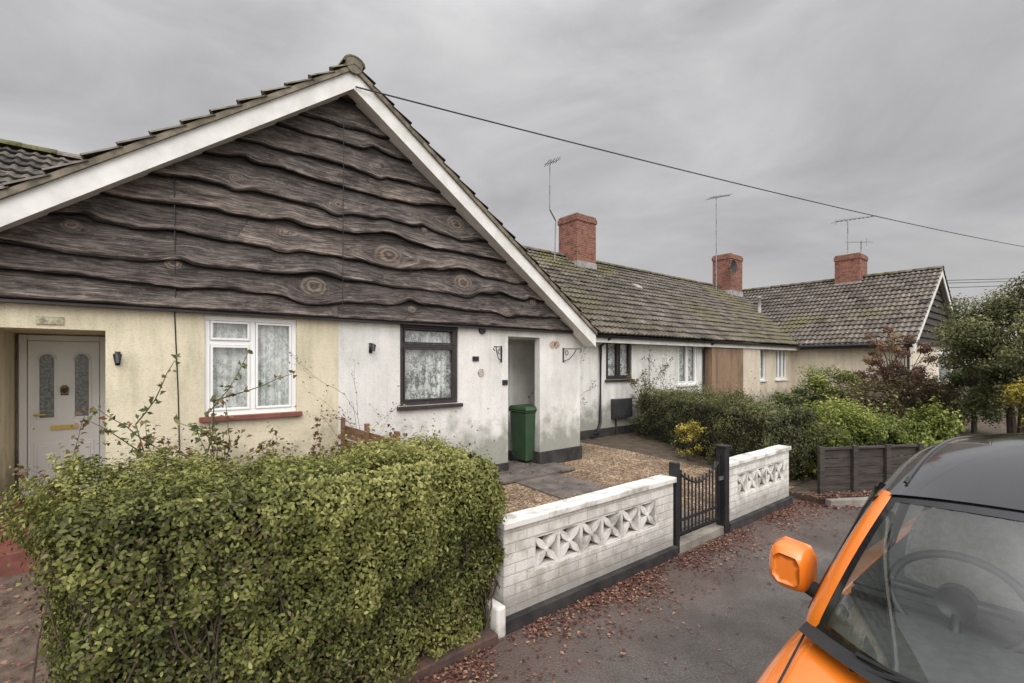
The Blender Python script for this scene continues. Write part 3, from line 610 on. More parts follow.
f=MB(); n0=len(f.v); cx,cy,cz=21.0,10.35,6.25
f.v.append((cx,cy,cz)); 
for r_ in (.15,.3):
    for k in range(16): f.v.append((cx+r_*math.cos(k*math.pi/8),cy-.35*r_*r_*3,cz+r_*math.sin(k*math.pi/8)))
for k in range(16):
    f.f.append((0,1+k,1+(k+1)%16)); f.m.append(0); f.f.append((1+k,17+k,17+(k+1)%16,1+(k+1)%16)); f.m.append(0)
f.tube([(cx,cy+.0,cz),(cx+.3,cy+.3,cz)],.02,6); f.obj('satellite_dish',plinthm,tb,True)
# ================= end bungalow =================
eb=empty('end_bungalow'); EX=23.7; EY=3.7
for sgn in (1,-1):
    S2=4.3*math.hypot(1,.68); V=np.array([sgn,0,-.68]); V/=np.linalg.norm(V)
    roof('roof_slope',(EX,EY-.03,5.5),(0,1,0),V,11.5,S2,eb,seed=40+sgn,gr=1.15,mossb=-.3)
    b=MB(); b.rake(EX,5.485,sgn,.68,4.3,.03,.22,EY,EY+.03); b.rake(EX,5.485,sgn,.68,4.3,.03,.05,EY+.031,EY+11); b.obj('bargeboard',wpaint,eb)
ridge('ridge_tiles',(EX,EY-.03,5.54),(EX,15,5.54),eb)
f=MB(); f.box(19.75,27.65,3.95,14,.0,2.6); f.obj('walls',pinkcream,eb)
f=MB()
zz=2.6
while zz<5.2:
    hw=(5.38-zz)/.68; f.v+=[(EX-hw,3.86,zz),(EX+hw,3.86,zz),(EX+hw-.3,3.93,zz+.28),(EX-hw+.3,3.93,zz+.28)]; n0=len(f.v)-4; f.f.append((n0,n0+1,n0+2,n0+3)); f.m.append(0); zz+=.25
f.obj('gable_cladding',fencem,eb)
f=MB(); f.box(19.40,19.5,3.75,7.0,2.45,2.6); f.tube([(19.36,3.75,2.56),(19.36,7.1,2.56)],.05,8); f.tube([(19.66,3.9,2.5),(19.66,3.9,.2)],.035); f.obj('gutter',black,eb)
f=MB(); f.box(24.2,26.6,3.90,3.948,1.2,2.4); f.obj('gable_window_frame',upvc,eb)
f=MB(); 
for k in range(3): f.box(24.3+k*.78,24.95+k*.78,3.885,3.899,1.3,2.3)
f.obj('gable_window_panes',doorglass,eb)
chimney(23.7,6.6,6.45,eb,.95,.9,4.95,0)
aerial(23.3,6.6,6.3,7.95,eb,-.6,1.3,10); aerial(24.3,6.4,6.3,7.15,eb,.9,.8,6)
# ---------- wires
f=MB()
p0=Vector((AX+.02,YF-.02,5.28)); p1=Vector((26.0,1.4,6.12))
pts=[]
for i in range(41):
    t=i/40; p=p0.lerp(p1,t); p.z-=.14*4*t*(1-t); pts.append(p)
f.tube(pts,.0095,6); f.obj('overhead_cable',plinthm)
f=MB()
for dz in (0,.25,.4): f.tube([(28,7,5.75+dz*.6),(34,5.5,6.0+dz),(60,-4,8+dz)],.018,5)
f.obj('telephone_wires',plinthm)
# ---------- garden wall
gw=empty('garden_wall'); W0,W1=2.72,2.84
recm=M('block_hole_shade',(.14,.13,.11),(.05,.046,.038),14,.9)  # dark sheet colour stands for the shade inside the open block holes
def gwall(x0,x1,nb,first,z1=.74):
    zs0,zs1=.36,.62
    f=MB(); f.box(x0,x1,W0,W1,.1,zs0); f.box(x0,x1,W0,W1,zs1,z1)
    bw=.265; tot=nb*bw; f.box(x0,first,W0,W1,zs0,zs1)
    f.box(first+tot,x1,W0,W1,zs0,zs1); f.obj('brick_panel',whitebrick,gw,bevel=.003)
    MB().box(first,first+tot,W1-.03,W1-.02,zs0+.002,zs1-.002).obj('block_hole_shade_sheet',recm,gw)
    f=MB()
    for i in range(nb):
        a=first+i*bw; b_=a+bw; c,d=zs0,zs1; t=.015; y0,y1=W0+.006,W1-.035
        f.box(a+.001,a+t,y0,y1,c+.001,d-.001); f.box(b_-t,b_-.001,y0,y1,c+.001,d-.001); f.box(a+t,b_-t,y0,y1,c+.001,c+t); f.box(a+t,b_-t,y0,y1,d-t,d-.001)
        cx,cz=(a+b_)/2,(c+d)/2; hx,hz=bw/2-t,(zs1-zs0)/2-t
        for sx_ in (-1,1):
            for sz in (-1,1):
                n0=len(f.v)
                ex_,ez=sx_*hx,sz*hz; L=math.hypot(ex_,ez); ux,uz=ex_/L,ez/L; px,pz=-uz,ux
                prof=[(0,.005),(.25,.022),(.55,.028),(.85,.016),(1.0,.006)]
                ring=[(cx+ux*L*q+px*w_,cz+uz*L*q+pz*w_) for q,w_ in prof]+[(cx+ux*L*q-px*w_,cz+uz*L*q-pz*w_) for q,w_ in reversed(prof)]
                m_=len(ring)
                f.v+=[(x,y0+.004,z) for x,z in ring]+[(x,y1-.004,z) for x,z in ring]
                f.f.append(tuple(n0+k for k in range(m_))); f.m.append(0); f.f.append(tuple(n0+m_+k for k in reversed(range(m_)))); f.m.append(0)
                for k in range(m_): f.f.append((n0+k,n0+m_+k,n0+m_+(k+1)%m_,n0+(k+1)%m_)); f.m.append(0)
        f.tube([(cx,y0-.002,cz),(cx,y1+.002,cz)],.018,10)
    f.obj('screen_blocks',gardenwhite,gw)
    f=MB(); x=x0-.02
    while x<x1:
        x2=min(x+.45,x1+.02); dz=random.uniform(-.003,.003); f.box(x+.0025,x2-.0025,W0-.03+random.uniform(-.003,.003),W1+.03,z1+.001,z1+.052+dz); x=x2
    f.obj('coping',gardenwhite,gw,bevel=.008)
    f=MB(); f.box(x0-.02,x1+.02,W0-.05,W1+.02,-.01,.1); f.obj('black_plinth',plinthm,gw,bevel=.008)
gwall(2.12,4.30,6,2.42); gwall(5.42,7.15,5,5.66)
MB().box(2.02,2.10,W0-.06,W1,-.01,.22).obj('broken_end_block',gardenwhite,gw,bevel=.02)
MB().box(4.3,5.42,W0-.02,W1,-.01,.085).obj('gate_threshold',concrete,gw,bevel=.008)
gt=empty('garden_gate')
f=MB(); f.box(4.325,4.39,2.70,2.79,.0,.93); f.box(5.29,5.385,2.68,2.79,.0,.98); f.box(5.275,5.40,2.665,2.805,.98,1.005); f.obj('gate_posts',black,gt,bevel=.006)
f=MB(); gx0,gx1=4.41,5.27
def topz(x):
    t=(x-gx0)/(gx1-gx0); return .88-.17*math.sin(math.pi*t)
f.box(gx0,gx0+.03,2.73,2.76,.12,.90); f.box(gx1-.03,gx1,2.73,2.76,.12,.90)
f.box(gx0+.03,gx1-.03,2.735,2.755,.16,.19); f.box(gx0+.03,gx1-.03,2.735,2.755,.30,.325)
f.tube([(x,2.745,topz(x)-.05) for x in np.linspace(gx0+.015,gx1-.015,16)],.013,6)
for i in range(1,12):
    x=gx0+(gx1-gx0)*i/12; f.tube([(x,2.745,.17),(x,2.745,topz(x))],.009,6)
f.obj('gate_leaf',black,gt)
MB().box(5.2,5.3,2.70,2.72,.62,.66).obj('gate_latch',metal,gt)
fe=empty('timber_fence'); f=MB(); A=np.array([7.68,2.52,0]); B=np.array([9.15,1.70,0]); d=(B-A); L=np.linalg.norm(d); u=d/L; nn=np.array([u[1],-u[0],0])
for j in range(5):
    z=.08+j*.125
    f.obox(A+np.array([0,0,z])+nn*(.004*(j%2)),d,-nn*.02,(0,0,.118))
for k in (0,.33,.66,1): f.obox(A+d*k+nn*.0-u*.04+nn*.005,u*.08,nn*.05,(0,0,.76))
f.obox(A+np.array([0,0,.71])-nn*.03,d,nn*.07,(0,0,.03))
f.obj('fence_boards',fencem,fe,bevel=.004)
wb=empty('wheelie_bin'); f=MB(); bx,by=5.42,6.30
def frust(f,cx,cy,z0,z1,w0,d0,w1,d1,mi=0):
    b=len(f.v); f.v+=[(cx-w0,cy-d0,z0),(cx+w0,cy-d0,z0),(cx+w0,cy+d0,z0),(cx-w0,cy+d0,z0),(cx-w1,cy-d1,z1),(cx+w1,cy-d1,z1),(cx+w1,cy+d1,z1),(cx-w1,cy+d1,z1)]
    for q in [(0,3,2,1),(4,5,6,7),(0,1,5,4),(1,2,6,5),(2,3,7,6),(3,0,4,7)]: f.f.append(tuple(b+i for i in q)); f.m.append(mi)
frust(f,bx-.02,by,.27,1.10,.15,.18,.19,.22); frust(f,bx-.02,by,1.102,1.14,.21,.24,.21,.24); frust(f,bx-.02,by-.01,1.142,1.21,.22,.26,.19,.22); f.obj('bin_body_and_lid',binmat,wb,bevel=.02)
f=MB(); f.tube([(bx-.22,by+.20,.33),(bx-.17,by+.20,.33)],.09,14); f.tube([(bx+.13,by+.20,.33),(bx+.18,by+.20,.33)],.09,14); f.tube([(bx-.18,by+.27,1.15),(bx+.14,by+.27,1.15)],.015); f.obj('wheels',blackr,wb)
# ---------- vegetation
def hedge(name,A,B,width,H0,H1,zbase,n,size,stops,seed=0,rough=.05,k=4,sparse=.0,core=True,depth=.10,twigs=0,shoots=.06,shl=.035):
    e=empty(name); A=np.array([A[0],A[1]],float);B=np.array([B[0],B[1]],float);L=np.linalg.norm(B-A);u=(B-A)/L;nn=np.array([-u[1],u[0]])
    H=(H0+H1)/2; areas=np.array([L*H*1.3,L*H*.5,L*width,width*H,width*H]); face=rng.choice(5,n,p=areas/areas.sum())
    a=rng.uniform(0,L,n);b=rng.uniform(0,width,n);c=rng.uniform(0,1,n)
    b=np.where(face==0,0,np.where(face==1,width,b)); c=np.where(face==2,1,c); a=np.where(face==3,0,np.where(face==4,L,a))
    Nl=np.zeros((n,3)); Nl[face==0,1]=-1;Nl[face==1,1]=1;Nl[face==2,2]=1;Nl[face==3,0]=-1;Nl[face==4,0]=1
    ht=(H0+(H1-H0)*a/L)
    P=np.stack([a,b,c*ht],1)
    R=.17
    ctr=np.stack([np.clip(a,R,L-R),np.clip(b,R,width-R),np.clip(c*ht,0,ht-R)],1); dv=P-ctr; dl=np.linalg.norm(dv,axis=1)+1e-9
    m=dl>R; P[m]=ctr[m]+dv[m]/dl[m][:,None]*R; Nl2=dv/dl[:,None]; Nl=Nl*.5+Nl2
    bump=fn(P,4.5,seed)*rough+fn(P,13,seed+1)*rough*.8
    dep=rng.exponential(depth*.45,n); dep=np.minimum(dep,depth*2.2)
    P=P+Nl*(bump-dep+rng.normal(0,.012,n))[:,None]
    sh=rng.uniform(0,1,n)<shoots; up=Nl*.6+np.array([0,0,.7]); P[sh]+=up[sh]*rng.exponential(shl,sh.sum())[:,None]
    keep=np.ones(n,bool)
    if sparse: keep=rng.uniform(0,1,n)>sparse*np.clip(1-P[:,2]/(H*.42),0,1)*(.6+.8*(fn(P,6,seed+2)>-.1))
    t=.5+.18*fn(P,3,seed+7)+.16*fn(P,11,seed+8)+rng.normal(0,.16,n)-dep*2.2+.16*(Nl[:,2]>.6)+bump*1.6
    W=np.stack([A[0]+u[0]*P[:,0]+nn[0]*P[:,1],A[1]+u[1]*P[:,0]+nn[1]*P[:,1],P[:,2]+zbase],1)
    NW=np.stack([u[0]*Nl[:,0]+nn[0]*Nl[:,1],u[1]*Nl[:,0]+nn[1]*Nl[:,1],Nl[:,2]+.35],1)
    cols=palette(t,stops)
    low=np.clip(1-P[:,2]/(H*.6),0,1)*sparse; pt=np.clip(fn(P,3.5,seed+31)-.5,0,1)*.4*(sparse>0); br=rng.uniform(0,1,n)<low*.45+pt+.01*(sparse>0)
    cols[br]=np.array([.16,.125,.065])*rng.uniform(.35,1.3,(br.sum(),1))
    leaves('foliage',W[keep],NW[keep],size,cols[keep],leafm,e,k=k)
    if core:
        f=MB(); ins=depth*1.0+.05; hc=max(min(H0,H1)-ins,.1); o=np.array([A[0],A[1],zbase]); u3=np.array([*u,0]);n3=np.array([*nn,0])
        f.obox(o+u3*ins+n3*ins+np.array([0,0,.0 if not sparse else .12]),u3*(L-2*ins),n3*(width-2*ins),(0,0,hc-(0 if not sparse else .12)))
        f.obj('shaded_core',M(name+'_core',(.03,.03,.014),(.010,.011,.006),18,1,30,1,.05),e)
    if twigs:
        f=MB()
        for i in range(twigs):
            aa=random.uniform(.05,L-.05); side=random.choice((0.02,.02,.02,width-.04,random.uniform(.1,width-.1))); o=np.array([A[0],A[1],zbase]); pp=[]
            x,y_=aa,side+random.uniform(.04,.14)
            for q in range(6):
                pp.append(tuple(o+np.array([*u,0])*x+np.array([*nn,0])*y_+np.array([0,0,q*H*.15]))); x+=random.gauss(0,.045); y_+=random.gauss(0,.012)
            f.tube(pp,[.007,.006,.005,.005,.004,.002],5)
        f.obj('stems',twig,e)
    return e
privet=[(0,(.025,.031,.009)),(.3,(.076,.088,.022)),(.55,(.155,.168,.042)),(.8,(.255,.262,.075)),(1,(.38,.37,.13))]
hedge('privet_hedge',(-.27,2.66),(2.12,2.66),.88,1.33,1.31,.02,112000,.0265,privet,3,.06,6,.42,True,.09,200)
dkhedge=[(0,(.028,.031,.012)),(.4,(.085,.095,.034)),(.75,(.175,.185,.07)),(1,(.28,.28,.125))]
hedge('garden_hedge',(8.35,2.72),(10.5,6.7),1.0,1.12,1.20,.1,58000,.035,dkhedge,9,.09,4,.15,shoots=.12,shl=.06)
brt=[(0,(.05,.065,.014)),(.35,(.14,.175,.035)),(.7,(.26,.30,.07)),(1,(.40,.43,.13))]
hedge('evergreen_shrub_bed',(8.4,2.35),(11.0,1.60),1.1,.86,.92,.1,26000,.06,brt,14,.13,4,shoots=.2,shl=.06)
hedge('background_hedge',(13.0,3.0),(19.0,2.5),1.0,1.15,1.3,.1,22000,.06,[(0,(.03,.02,.012)),(.5,(.10,.07,.04)),(1,(.18,.15,.07))],17,.15,shoots=.15,shl=.08)
def tree(name,base,H,cz,rad,n,size,stops,seed=0,stems=3,nclump=26,twr=.05,cl=.32):
    e=empty(name); r=np.random.default_rng(seed); base=np.array(base,float); rad=np.array(rad,float); c=base+np.array([0,0,cz])
    f=MB(); cls=[]
    for i in range(nclump):
        d=r.normal(0,1,3); d/=np.linalg.norm(d); q=r.uniform(.35,1.0)**.6; cls.append(c+d*rad*q)
    cls=np.array(cls)
    for s_ in range(stems):
        a=2*math.pi*s_/stems+r.uniform(0,1); o=base+np.array([math.cos(a),math.sin(a),0])*twr*1.5*(stems>1); 
        top=c+np.array([math.cos(a),math.sin(a),0])*rad*.3; mid=(o+top)/2+r.normal(0,.05,3); f.tube([o,mid,top],[twr,twr*.7,twr*.4],7)
        for j in range(s_,nclump,stems):
            p=mid+(top-mid)*r.uniform(0,1); q=(p+cls[j])/2+r.normal(0,.06,3); f.tube([p,q,cls[j]],[twr*.35,twr*.22,twr*.08],5)
    f.obj('trunk_and_limbs',bark,e)
    k=r.integers(0,nclump,n); off=r.normal(0,1,(n,3)); off/=np.linalg.norm(off,axis=1)[:,None]; rr=r.uniform(0,1,n)**.45*r.uniform(.7,1.35,n)
    cs=(cl*rad.mean()*r.uniform(.7,1.3,nclump))[k]
    P=cls[k]+off*(rr*cs)[:,None]*np.array([1,1,.75]); P[:,2]=np.maximum(P[:,2],base[2]+.05)
    t=.45+.22*off[:,2]*rr+.15*fn(P,2.5,seed)+r.normal(0,.15,n)+.15*r.normal(0,1,nclump)[k]
    leaves('foliage',P,off+np.array([0,0,.5]),size,palette(t,stops),leafm,e)
    return e
dk=[(0,(.024,.032,.012)),(.4,(.08,.105,.035)),(.75,(.17,.20,.065)),(1,(.30,.31,.12))]
olive=[(0,(.04,.044,.018)),(.4,(.13,.14,.055)),(.75,(.24,.25,.105)),(1,(.38,.37,.18))]
tree('evergreen_tree',(15.6,1.15,0),3.9,2.4,(1.3,1.3,1.5),32000,.065,olive,5,2,80,.10,.25)
tree('evergreen_tree',(13.2,.1,0),3.4,1.9,(1.1,1.1,1.4),14000,.065,olive,6,2,44,.08,.28)
tree('conifer_tree',(17.5,2.1,0),3.0,1.5,(.6,.6,1.3),9000,.06,dk,26,1,40,.07,.30)
acer=[(0,(.07,.035,.025)),(.4,(.18,.095,.06)),(.75,(.28,.175,.10)),(1,(.36,.29,.14))]
tree('acer_shrub',(15.9,3.45,.1),2.9,1.75,(.9,.85,1.1),7500,.055,acer,8,7,70,.045,.15)
tree('garden_shrub',(16.6,5.2,.1),1.9,.9,(1.0,.9,.75),8000,.07,brt,12,4,26,.03,.35)
tree('garden_shrub',(14.6,5.3,.1),1.2,.6,(.8,.6,.5),4000,.07,dk,13,3,18,.03,.35)
yel=[(0,(.14,.12,.02)),(.5,(.42,.35,.06)),(1,(.62,.5,.12))]
tree('yellow_shrub',(12.2,.45,0),1.9,1.2,(.5,.5,.8),4500,.06,yel,15,4,24,.025,.3)
tree('yellow_shrub',(8.0,4.75,.15),1.0,.42,(.18,.30,.36),900,.04,yel,16,4,14,.010,.4)
tree('conifer_shrub',(2.3,4.3,.15),.9,.62,(.26,.24,.28),2600,.035,dk,18,3,14,.015,.4)
def twiggy(name,base,H,spread,ns,nl,stops,size=.04,seed=0,droop=.0,thick=.007,lvl=2):
    e=empty(name); r=random.Random(seed); f=MB(); P=[]
    def grow(p,d,L,rad,lv):
        pts=[p.copy()]; q=p.copy()
        for i in range(5):
            d2=d+Vector((r.gauss(0,.16),r.gauss(0,.10),r.gauss(0,.10)-droop)); d2.normalize(); q=q+d2*L/5; pts.append(q.copy()); d=d2
            if lv>0 or i>2: P.extend([(q.x+r.gauss(0,.025),q.y+r.gauss(0,.02),q.z+r.gauss(0,.025)) for _ in range(nl)])
        f.tube(pts,[rad*(1-.13*i) for i in range(6)],5)
        if lv<lvl:
            for _ in range(3):
                k=r.randint(2,5); dd=(d+Vector((r.gauss(0,.7),r.gauss(0,.35),r.gauss(.1,.4)))).normalized(); grow(pts[k],dd,L*r.uniform(.35,.6),rad*.55,lv+1)
    for s_ in range(ns):
        a=r.uniform(-1,1); grow(Vector(base)+Vector((r.uniform(-.3,.3)*spread,r.uniform(-.05,.05),0)),Vector((a*spread,r.uniform(-.15,.1),1)).normalized(),H*r.uniform(.6,1),thick,0)
    f.obj('stems',rosetwig,e); P=np.array(P)
    if len(P): leaves('leaves',P,np.tile([0,-.6,.6],(len(P),1)),size,palette(rng.uniform(0,1,len(P)),stops),leafm,e)
rose=[(0,(.05,.07,.02)),(.5,(.12,.15,.045)),(.8,(.22,.20,.07)),(1,(.26,.10,.05))]
twiggy('rose_bush',(.42,5.0,.15),1.6,.28,5,4,rose,.06,3,thick=.012,lvl=1)
twiggy('rose_bush',(.15,5.0,.15),1.1,.8,8,5,[(0,(.10,.05,.035)),(.6,(.2,.11,.06)),(1,(.12,.13,.05))],.05,6,lvl=1)
twiggy('rose_bush',(1.2,5.1,.15),1.1,.8,9,6,[(0,(.10,.05,.035)),(.6,(.2,.11,.06)),(1,(.12,.13,.05))],.05,5,lvl=1)
twiggy('climbing_shrub',(2.10,5.8,.15),1.6,.3,4,1,[(0,(.1,.05,.04)),(1,(.25,.1,.07))],.03,8,thick=.005)
twiggy('climbing_shrub',(2.3,5.5,.15),.9,.5,6,5,[(0,(.14,.04,.03)),(.6,(.24,.10,.06)),(1,(.12,.14,.05))],.045,9,thick=.006,lvl=1)
twiggy('climbing_shrub',(6.75,7.1,.2),1.5,.4,6,1,[(0,(.12,.08,.05)),(1,(.25,.18,.12))],.04,10,thick=.006)
twiggy('climbing_shrub',(9.9,7.1,.2),1.7,.4,7,3,[(0,(.12,.08,.05)),(1,(.2,.2,.08))],.05,12,thick=.008)
tf=empty('low_timber_fence'); f=MB()
for j in range(5): f.box(2.07,2.09,4.3,5.85,.35+j*.17,.50+j*.17)
for y_ in (4.3,5.05,5.8): f.box(2.03,2.068,y_,y_+.07,.1,1.28)
f.obj('boards',trellis,tf,bevel=.004)
# ---------- leaf litter
def litter(name,n,fx,stops,size,flat=.2):
    P=fx(n); leaves(name,P,np.tile([0,0,1.],(len(P),1)),size,palette(rng.uniform(0,1,len(P)),stops),litterm,None,.7,4,.12,flat)
red=[(0,(.055,.027,.022)),(.4,(.12,.05,.04)),(.75,(.20,.095,.068)),(1,(.33,.22,.13))]
def f1(n):
    x=rng.uniform(1.2,7.4,n); dd=rng.exponential(.15,n); y=2.66-dd
    cl_=fn(np.stack([x,y,0*x],1),4,4)+rng.normal(0,.4,n); k=(cl_>-.02)&(dd<1.0); return np.stack([x,y,rng.uniform(.005,.018,n)],1)[k]
litter('leaf_litter',11000,f1,red,.028)
def f2(n):
    t=rng.uniform(0,1,n); s=rng.normal(0,.15,n); x=7.3+t*3.4; y=2.30-t*2.0+s+.14; return np.stack([x,y,np.where(s>-.04,.10,.01)+rng.uniform(.0,.02,n)],1)
litter('leaf_litter',2500,f2,red,.038)
def f3(n):
    x=rng.uniform(2.3,7.6,n); y=rng.uniform(2.95,7.2,n); return np.stack([x,y,np.array([slopez(v) for v in y])+.022+.03*((x>4.4)&(x<5.4))],1)
litter('leaf_litter',1100,f3,red,.04)
def f4(n):
    x=rng.uniform(-4,-.2,n); y=rng.uniform(1.5,5.6,n); return np.stack([x,y,np.where(y>2.9,.10,.01)+rng.uniform(0,.02,n)+np.maximum(0,(y-2.9)*.03)],1)
litter('leaf_litter',5000,f4,red,.034)
def f5(n):
    x=rng.uniform(.2,9,n); y=rng.uniform(-1,2.7,n); return np.stack([x,y,np.full(n,.008)],1)
litter('leaf_litter',160,f5,red,.026)
MB().box(-.25,2.0,2.62,2.74,-.01,.07).obj('hedge_edging',M('old_brick_edging',(.13,.07,.05),(.05,.035,.03),9,.85,40,.8),bevel=.012)
# ---------- CAR
car=empty('parked_car'); CX,CY=1.0,-.05
orange=M('orange_car_paint',(.80,.21,.018),(.76,.19,.015),2,.3,30,0,coat=1.0)
gblack=M('gloss_black_roof',(.014,.014,.016),None,2,.14,30,0,coat=.6)
dash=M('dashboard',(.085,.085,.085),(.055,.055,.056),30,.8,300,.3)
seat=M('seat_fabric',(.34,.33,.31),(.20,.195,.185),40,.9,200,.3)
chrome=M('chrome',(.7,.7,.72),None,2,.1,30,0,metal=1)
sec=[(0.0,.50,.55,.30),(.03,.62,.62,.22),(.12,.72,.70,.18),(.28,.79,.80,.17),(.55,.83,.885,.17),(.80,.835,.935,.17),(1.0,.835,.965,.17),(1.4,.83,.975,.17),(2.3,.83,.985,.17),(3.1,.825,.985,.17),(3.45,.79,.95,.2),(3.58,.70,.85,.25),(3.62,.5,.75,.32)]
prof=[(0,1.0,.035),(.35,1.0,.032),(.65,1.0,.02),(.84,1.0,.0),(.94,1.0,-.035),(.985,1.0,-.10),(1.0,1.0,-.22),(1.0,.0,.30),(.985,.0,.14),(.95,.0,.02),(.80,.0,.0),(0,.0,.0)]
vs=[];fs=[];half=len(prof)
for (s_,w_,zt,zb_) in sec:
    row=[]
    for (a,k_,o_) in prof:
        flat_=.25 if (s_>.95 and k_ and o_>0) else 1
        z=(zt+o_*flat_*(min(1,(zt-zb_)/.6)) if k_ else zb_+o_); row.append((a*w_,z))
    full=[(y,z) for y,z in row]+[(-y,z) for y,z in reversed(row[1:-1])]
    vs+=[(CX+s_,CY+y,z) for y,z in full]
m_=2*half-2
for i in range(len(sec)-1):
    for k in range(m_): fs.append((i*m_+k,i*m_+(k+1)%m_,(i+1)*m_+(k+1)%m_,(i+1)*m_+k))
fs.append(tuple(range(m_))); fs.append(tuple((len(sec)-1)*m_+k for k in reversed(range(m_))))
o=mesh_obj('body_shell',vs,fs,orange,car,True); md=o.modifiers.new('s','SUBSURF'); md.levels=2; md.render_levels=2
def basept(t):
    y=CY+t*.735; return Vector((1.70+.27*abs(t)**2.2,y,.985-.015*abs(t)**2))
def toppt(t):
    y=CY+t*.545; return Vector((2.06+.12*abs(t)**2.2,y,1.515-.045*abs(t)**2.4))
def wsp(t,v,off=0):
    p=basept(t).lerp(toppt(t),v); bulge=.035*math.sin(math.pi*v); p.x-=bulge*.8+off*.8; p.z+=bulge*.5+off*.6; return p
def grid(name,fnc,nu,nv,mat,par,t0=-1,t1=1,v0=0,v1=1):
    vs=[];fs=[]
    for j in range(nv+1):
        for i in range(nu+1): vs.append(tuple(fnc(t0+(t1-t0)*i/nu,v0+(v1-v0)*j/nv)))
    for j in range(nv):
        for i in range(nu): fs.append((j*(nu+1)+i,j*(nu+1)+i+1,(j+1)*(nu+1)+i+1,(j+1)*(nu+1)+i))
    return mesh_obj(name,vs,fs,mat,par,True)
grid('windscreen',lambda t,v:wsp(t,v),32,12,carglass,car,-.95,.95,.02,.98)
for (a,b_,c,d) in ((-.96,-.92,.02,.98),(.92,.96,.02,.98),(-.96,.96,.94,.99),(-.96,.96,.0,.06)):
    grid('windscreen_border',lambda t,v:wsp(t,v,.003),24,10,gblack,car,a,b_,c,d)
for sg in (-1,1):
    vs=[];fs=[];n=14
    for i in range(n+1):
        v=i/n*1.02-.02; p=wsp(sg*.955,max(v,0)); q=wsp(sg*1.0,max(v,0)); 
        if v<0: p.z-=.03;q.z-=.03
        r0=q+Vector((.035,sg*.028,.004)); r1=q+Vector((.10,sg*.045,-.02)); r2_=q+Vector((.12,sg*.01,-.03))
        k=Vector((-.012,0,.012))
        for z_ in (p+k*.3,q+k+Vector((0,sg*.008,0)),r0,r1,r2_): vs.append(tuple(z_))
    for i in range(n):
        for j in range(4): fs.append((i*5+j,i*5+j+1,(i+1)*5+j+1,(i+1)*5+j))
    o=mesh_obj('a_pillar',vs,fs,orange,car,True); md=o.modifiers.new('s','SUBSURF'); md.levels=1; md.render_levels=2
def roofp(t,v):
    L=2.15; x0=toppt(t); y=CY+t*(.56+.03*math.sin(math.pi*min(v*1.3,1)))
    z=1.517-.05*abs(t)**2.6+.15*math.sin(math.pi*min(v*.80,1))*(1-.35*abs(t)**2)-.10*v*v
    if abs(t)>.96: z-=.012
    return Vector((x0.x-.012+(L)*v,y,z))
grid('roof_panel',roofp,30,24,gblack,car,-1.0,1.0,0,1)
grid('headlining',lambda t,v:roofp(t,v)+Vector((.03,0,-.03)),20,12,M('headlining',(.5,.49,.46),None,20,.9),car,-.95,.95,0.02,1)
f=MB()
for sg in (-1,1):
    f.tube([tuple(roofp(sg*.90,v)+Vector((0,0,.004))) for v in np.linspace(.06,.95,24)],.007,6)
    f.tube([tuple(roofp(sg*1.0,v)+Vector((0,sg*.006,-.018))) for v in np.linspace(0,1,24)],.02,8)
f.obj('roof_rails',gblack,car,True)
for sg in (-1,1):
    def sidew(t,v,sg=sg):
        xb=2.07+(4.42-2.07)*t; xt=2.33+(4.22-2.33)*t; x=xb+(xt-xb)*v; yb_=CY+sg*(.745-.02*t); yt=CY+sg*(.585); y=yb_+(yt-yb_)*v**1.15; z=.985+(roofp(1,min(max((x-2.16)/2.15,0),1)).z-.99)*v; return Vector((x,y,z))
    grid('side_window',sidew,20,8,carglass,car,0,1,0,1)
    f=MB()
    for tt in (.0,.42,.75,1.0): f.tube([tuple(sidew(tt,v)+Vector((0,sg*.004,0))) for v in np.linspace(0,1,6)],.022 if tt<.9 else .05,6)
    f.obj('door_pillar',gblack,car,True)
grid('rear_window',lambda t,v:Vector((4.50-.22*v,CY+t*(.70-.12*v),.99+.46*v)),12,6,carglass,car)
grid('dashboard_top',lambda t,v:Vector((basept(t).x+.03+ (2.32-basept(t).x-.03)*v,CY+t*.70,1.0+.045*math.sin(math.pi*min(1,v*1.1))*.8+ (0.02 if .2<t<.8 and v>.6 else 0))),30,12,dash,car,-1,1,0,1)
f=MB(); f.box(2.30,2.36,CY-.69,CY+.69,.9,1.03); f.box(2.36,4.4,CY-.70,CY+.70,1.025,1.035); f.obj('cabin_floor',dash,car)
f=MB()
cxw=Vector((2.22,.31,1.13)); sd_=Vector((0,1,0)); tv=Vector((.38,0,.92)).normalized()
f.tube([tuple(cxw+sd_*.185*math.cos(t)+tv*.15*math.sin(t)) for t in np.linspace(0,2*math.pi,33)],.015,8)
for an in (0,math.pi,-math.pi/2): f.tube([tuple(cxw),tuple(cxw+sd_*.18*math.cos(an)+tv*.145*math.sin(an))],.016,6)
f.tube([tuple(cxw+Vector((.02,0,0))),tuple(cxw-Vector((.03,0,0)))],.055,14); f.obj('steering_wheel',black,car,True)
for yc in (CY+.36,CY-.36):
    e=D.objects.new('front_seat',None); link(e,car)
    f=MB()
    for (z,x,hw,th) in ((1.0,2.62,.24,.07),(1.15,2.67,.245,.075),(1.28,2.70,.22,.065),(1.34,2.72,.15,.045)):
        f.v+=[(x-th,yc-hw,z),(x-th-.015,yc,z),(x-th,yc+hw,z),(x+th,yc+hw,z),(x+th,yc-hw,z)]
    for i in range(3):
        for k in range(5): f.f.append((i*5+k,i*5+(k+1)%5,(i+1)*5+(k+1)%5,(i+1)*5+k)); f.m.append(0)
    f.f.append((15,16,17,18,19)); f.m.append(0); f.obj('seat_back',seat,e,True,sub=2)
    f=MB(); f.box(2.66,2.77,yc-.13,yc+.13,1.34,1.48); f.obj('headrest',seat,e,True,bevel=.03)
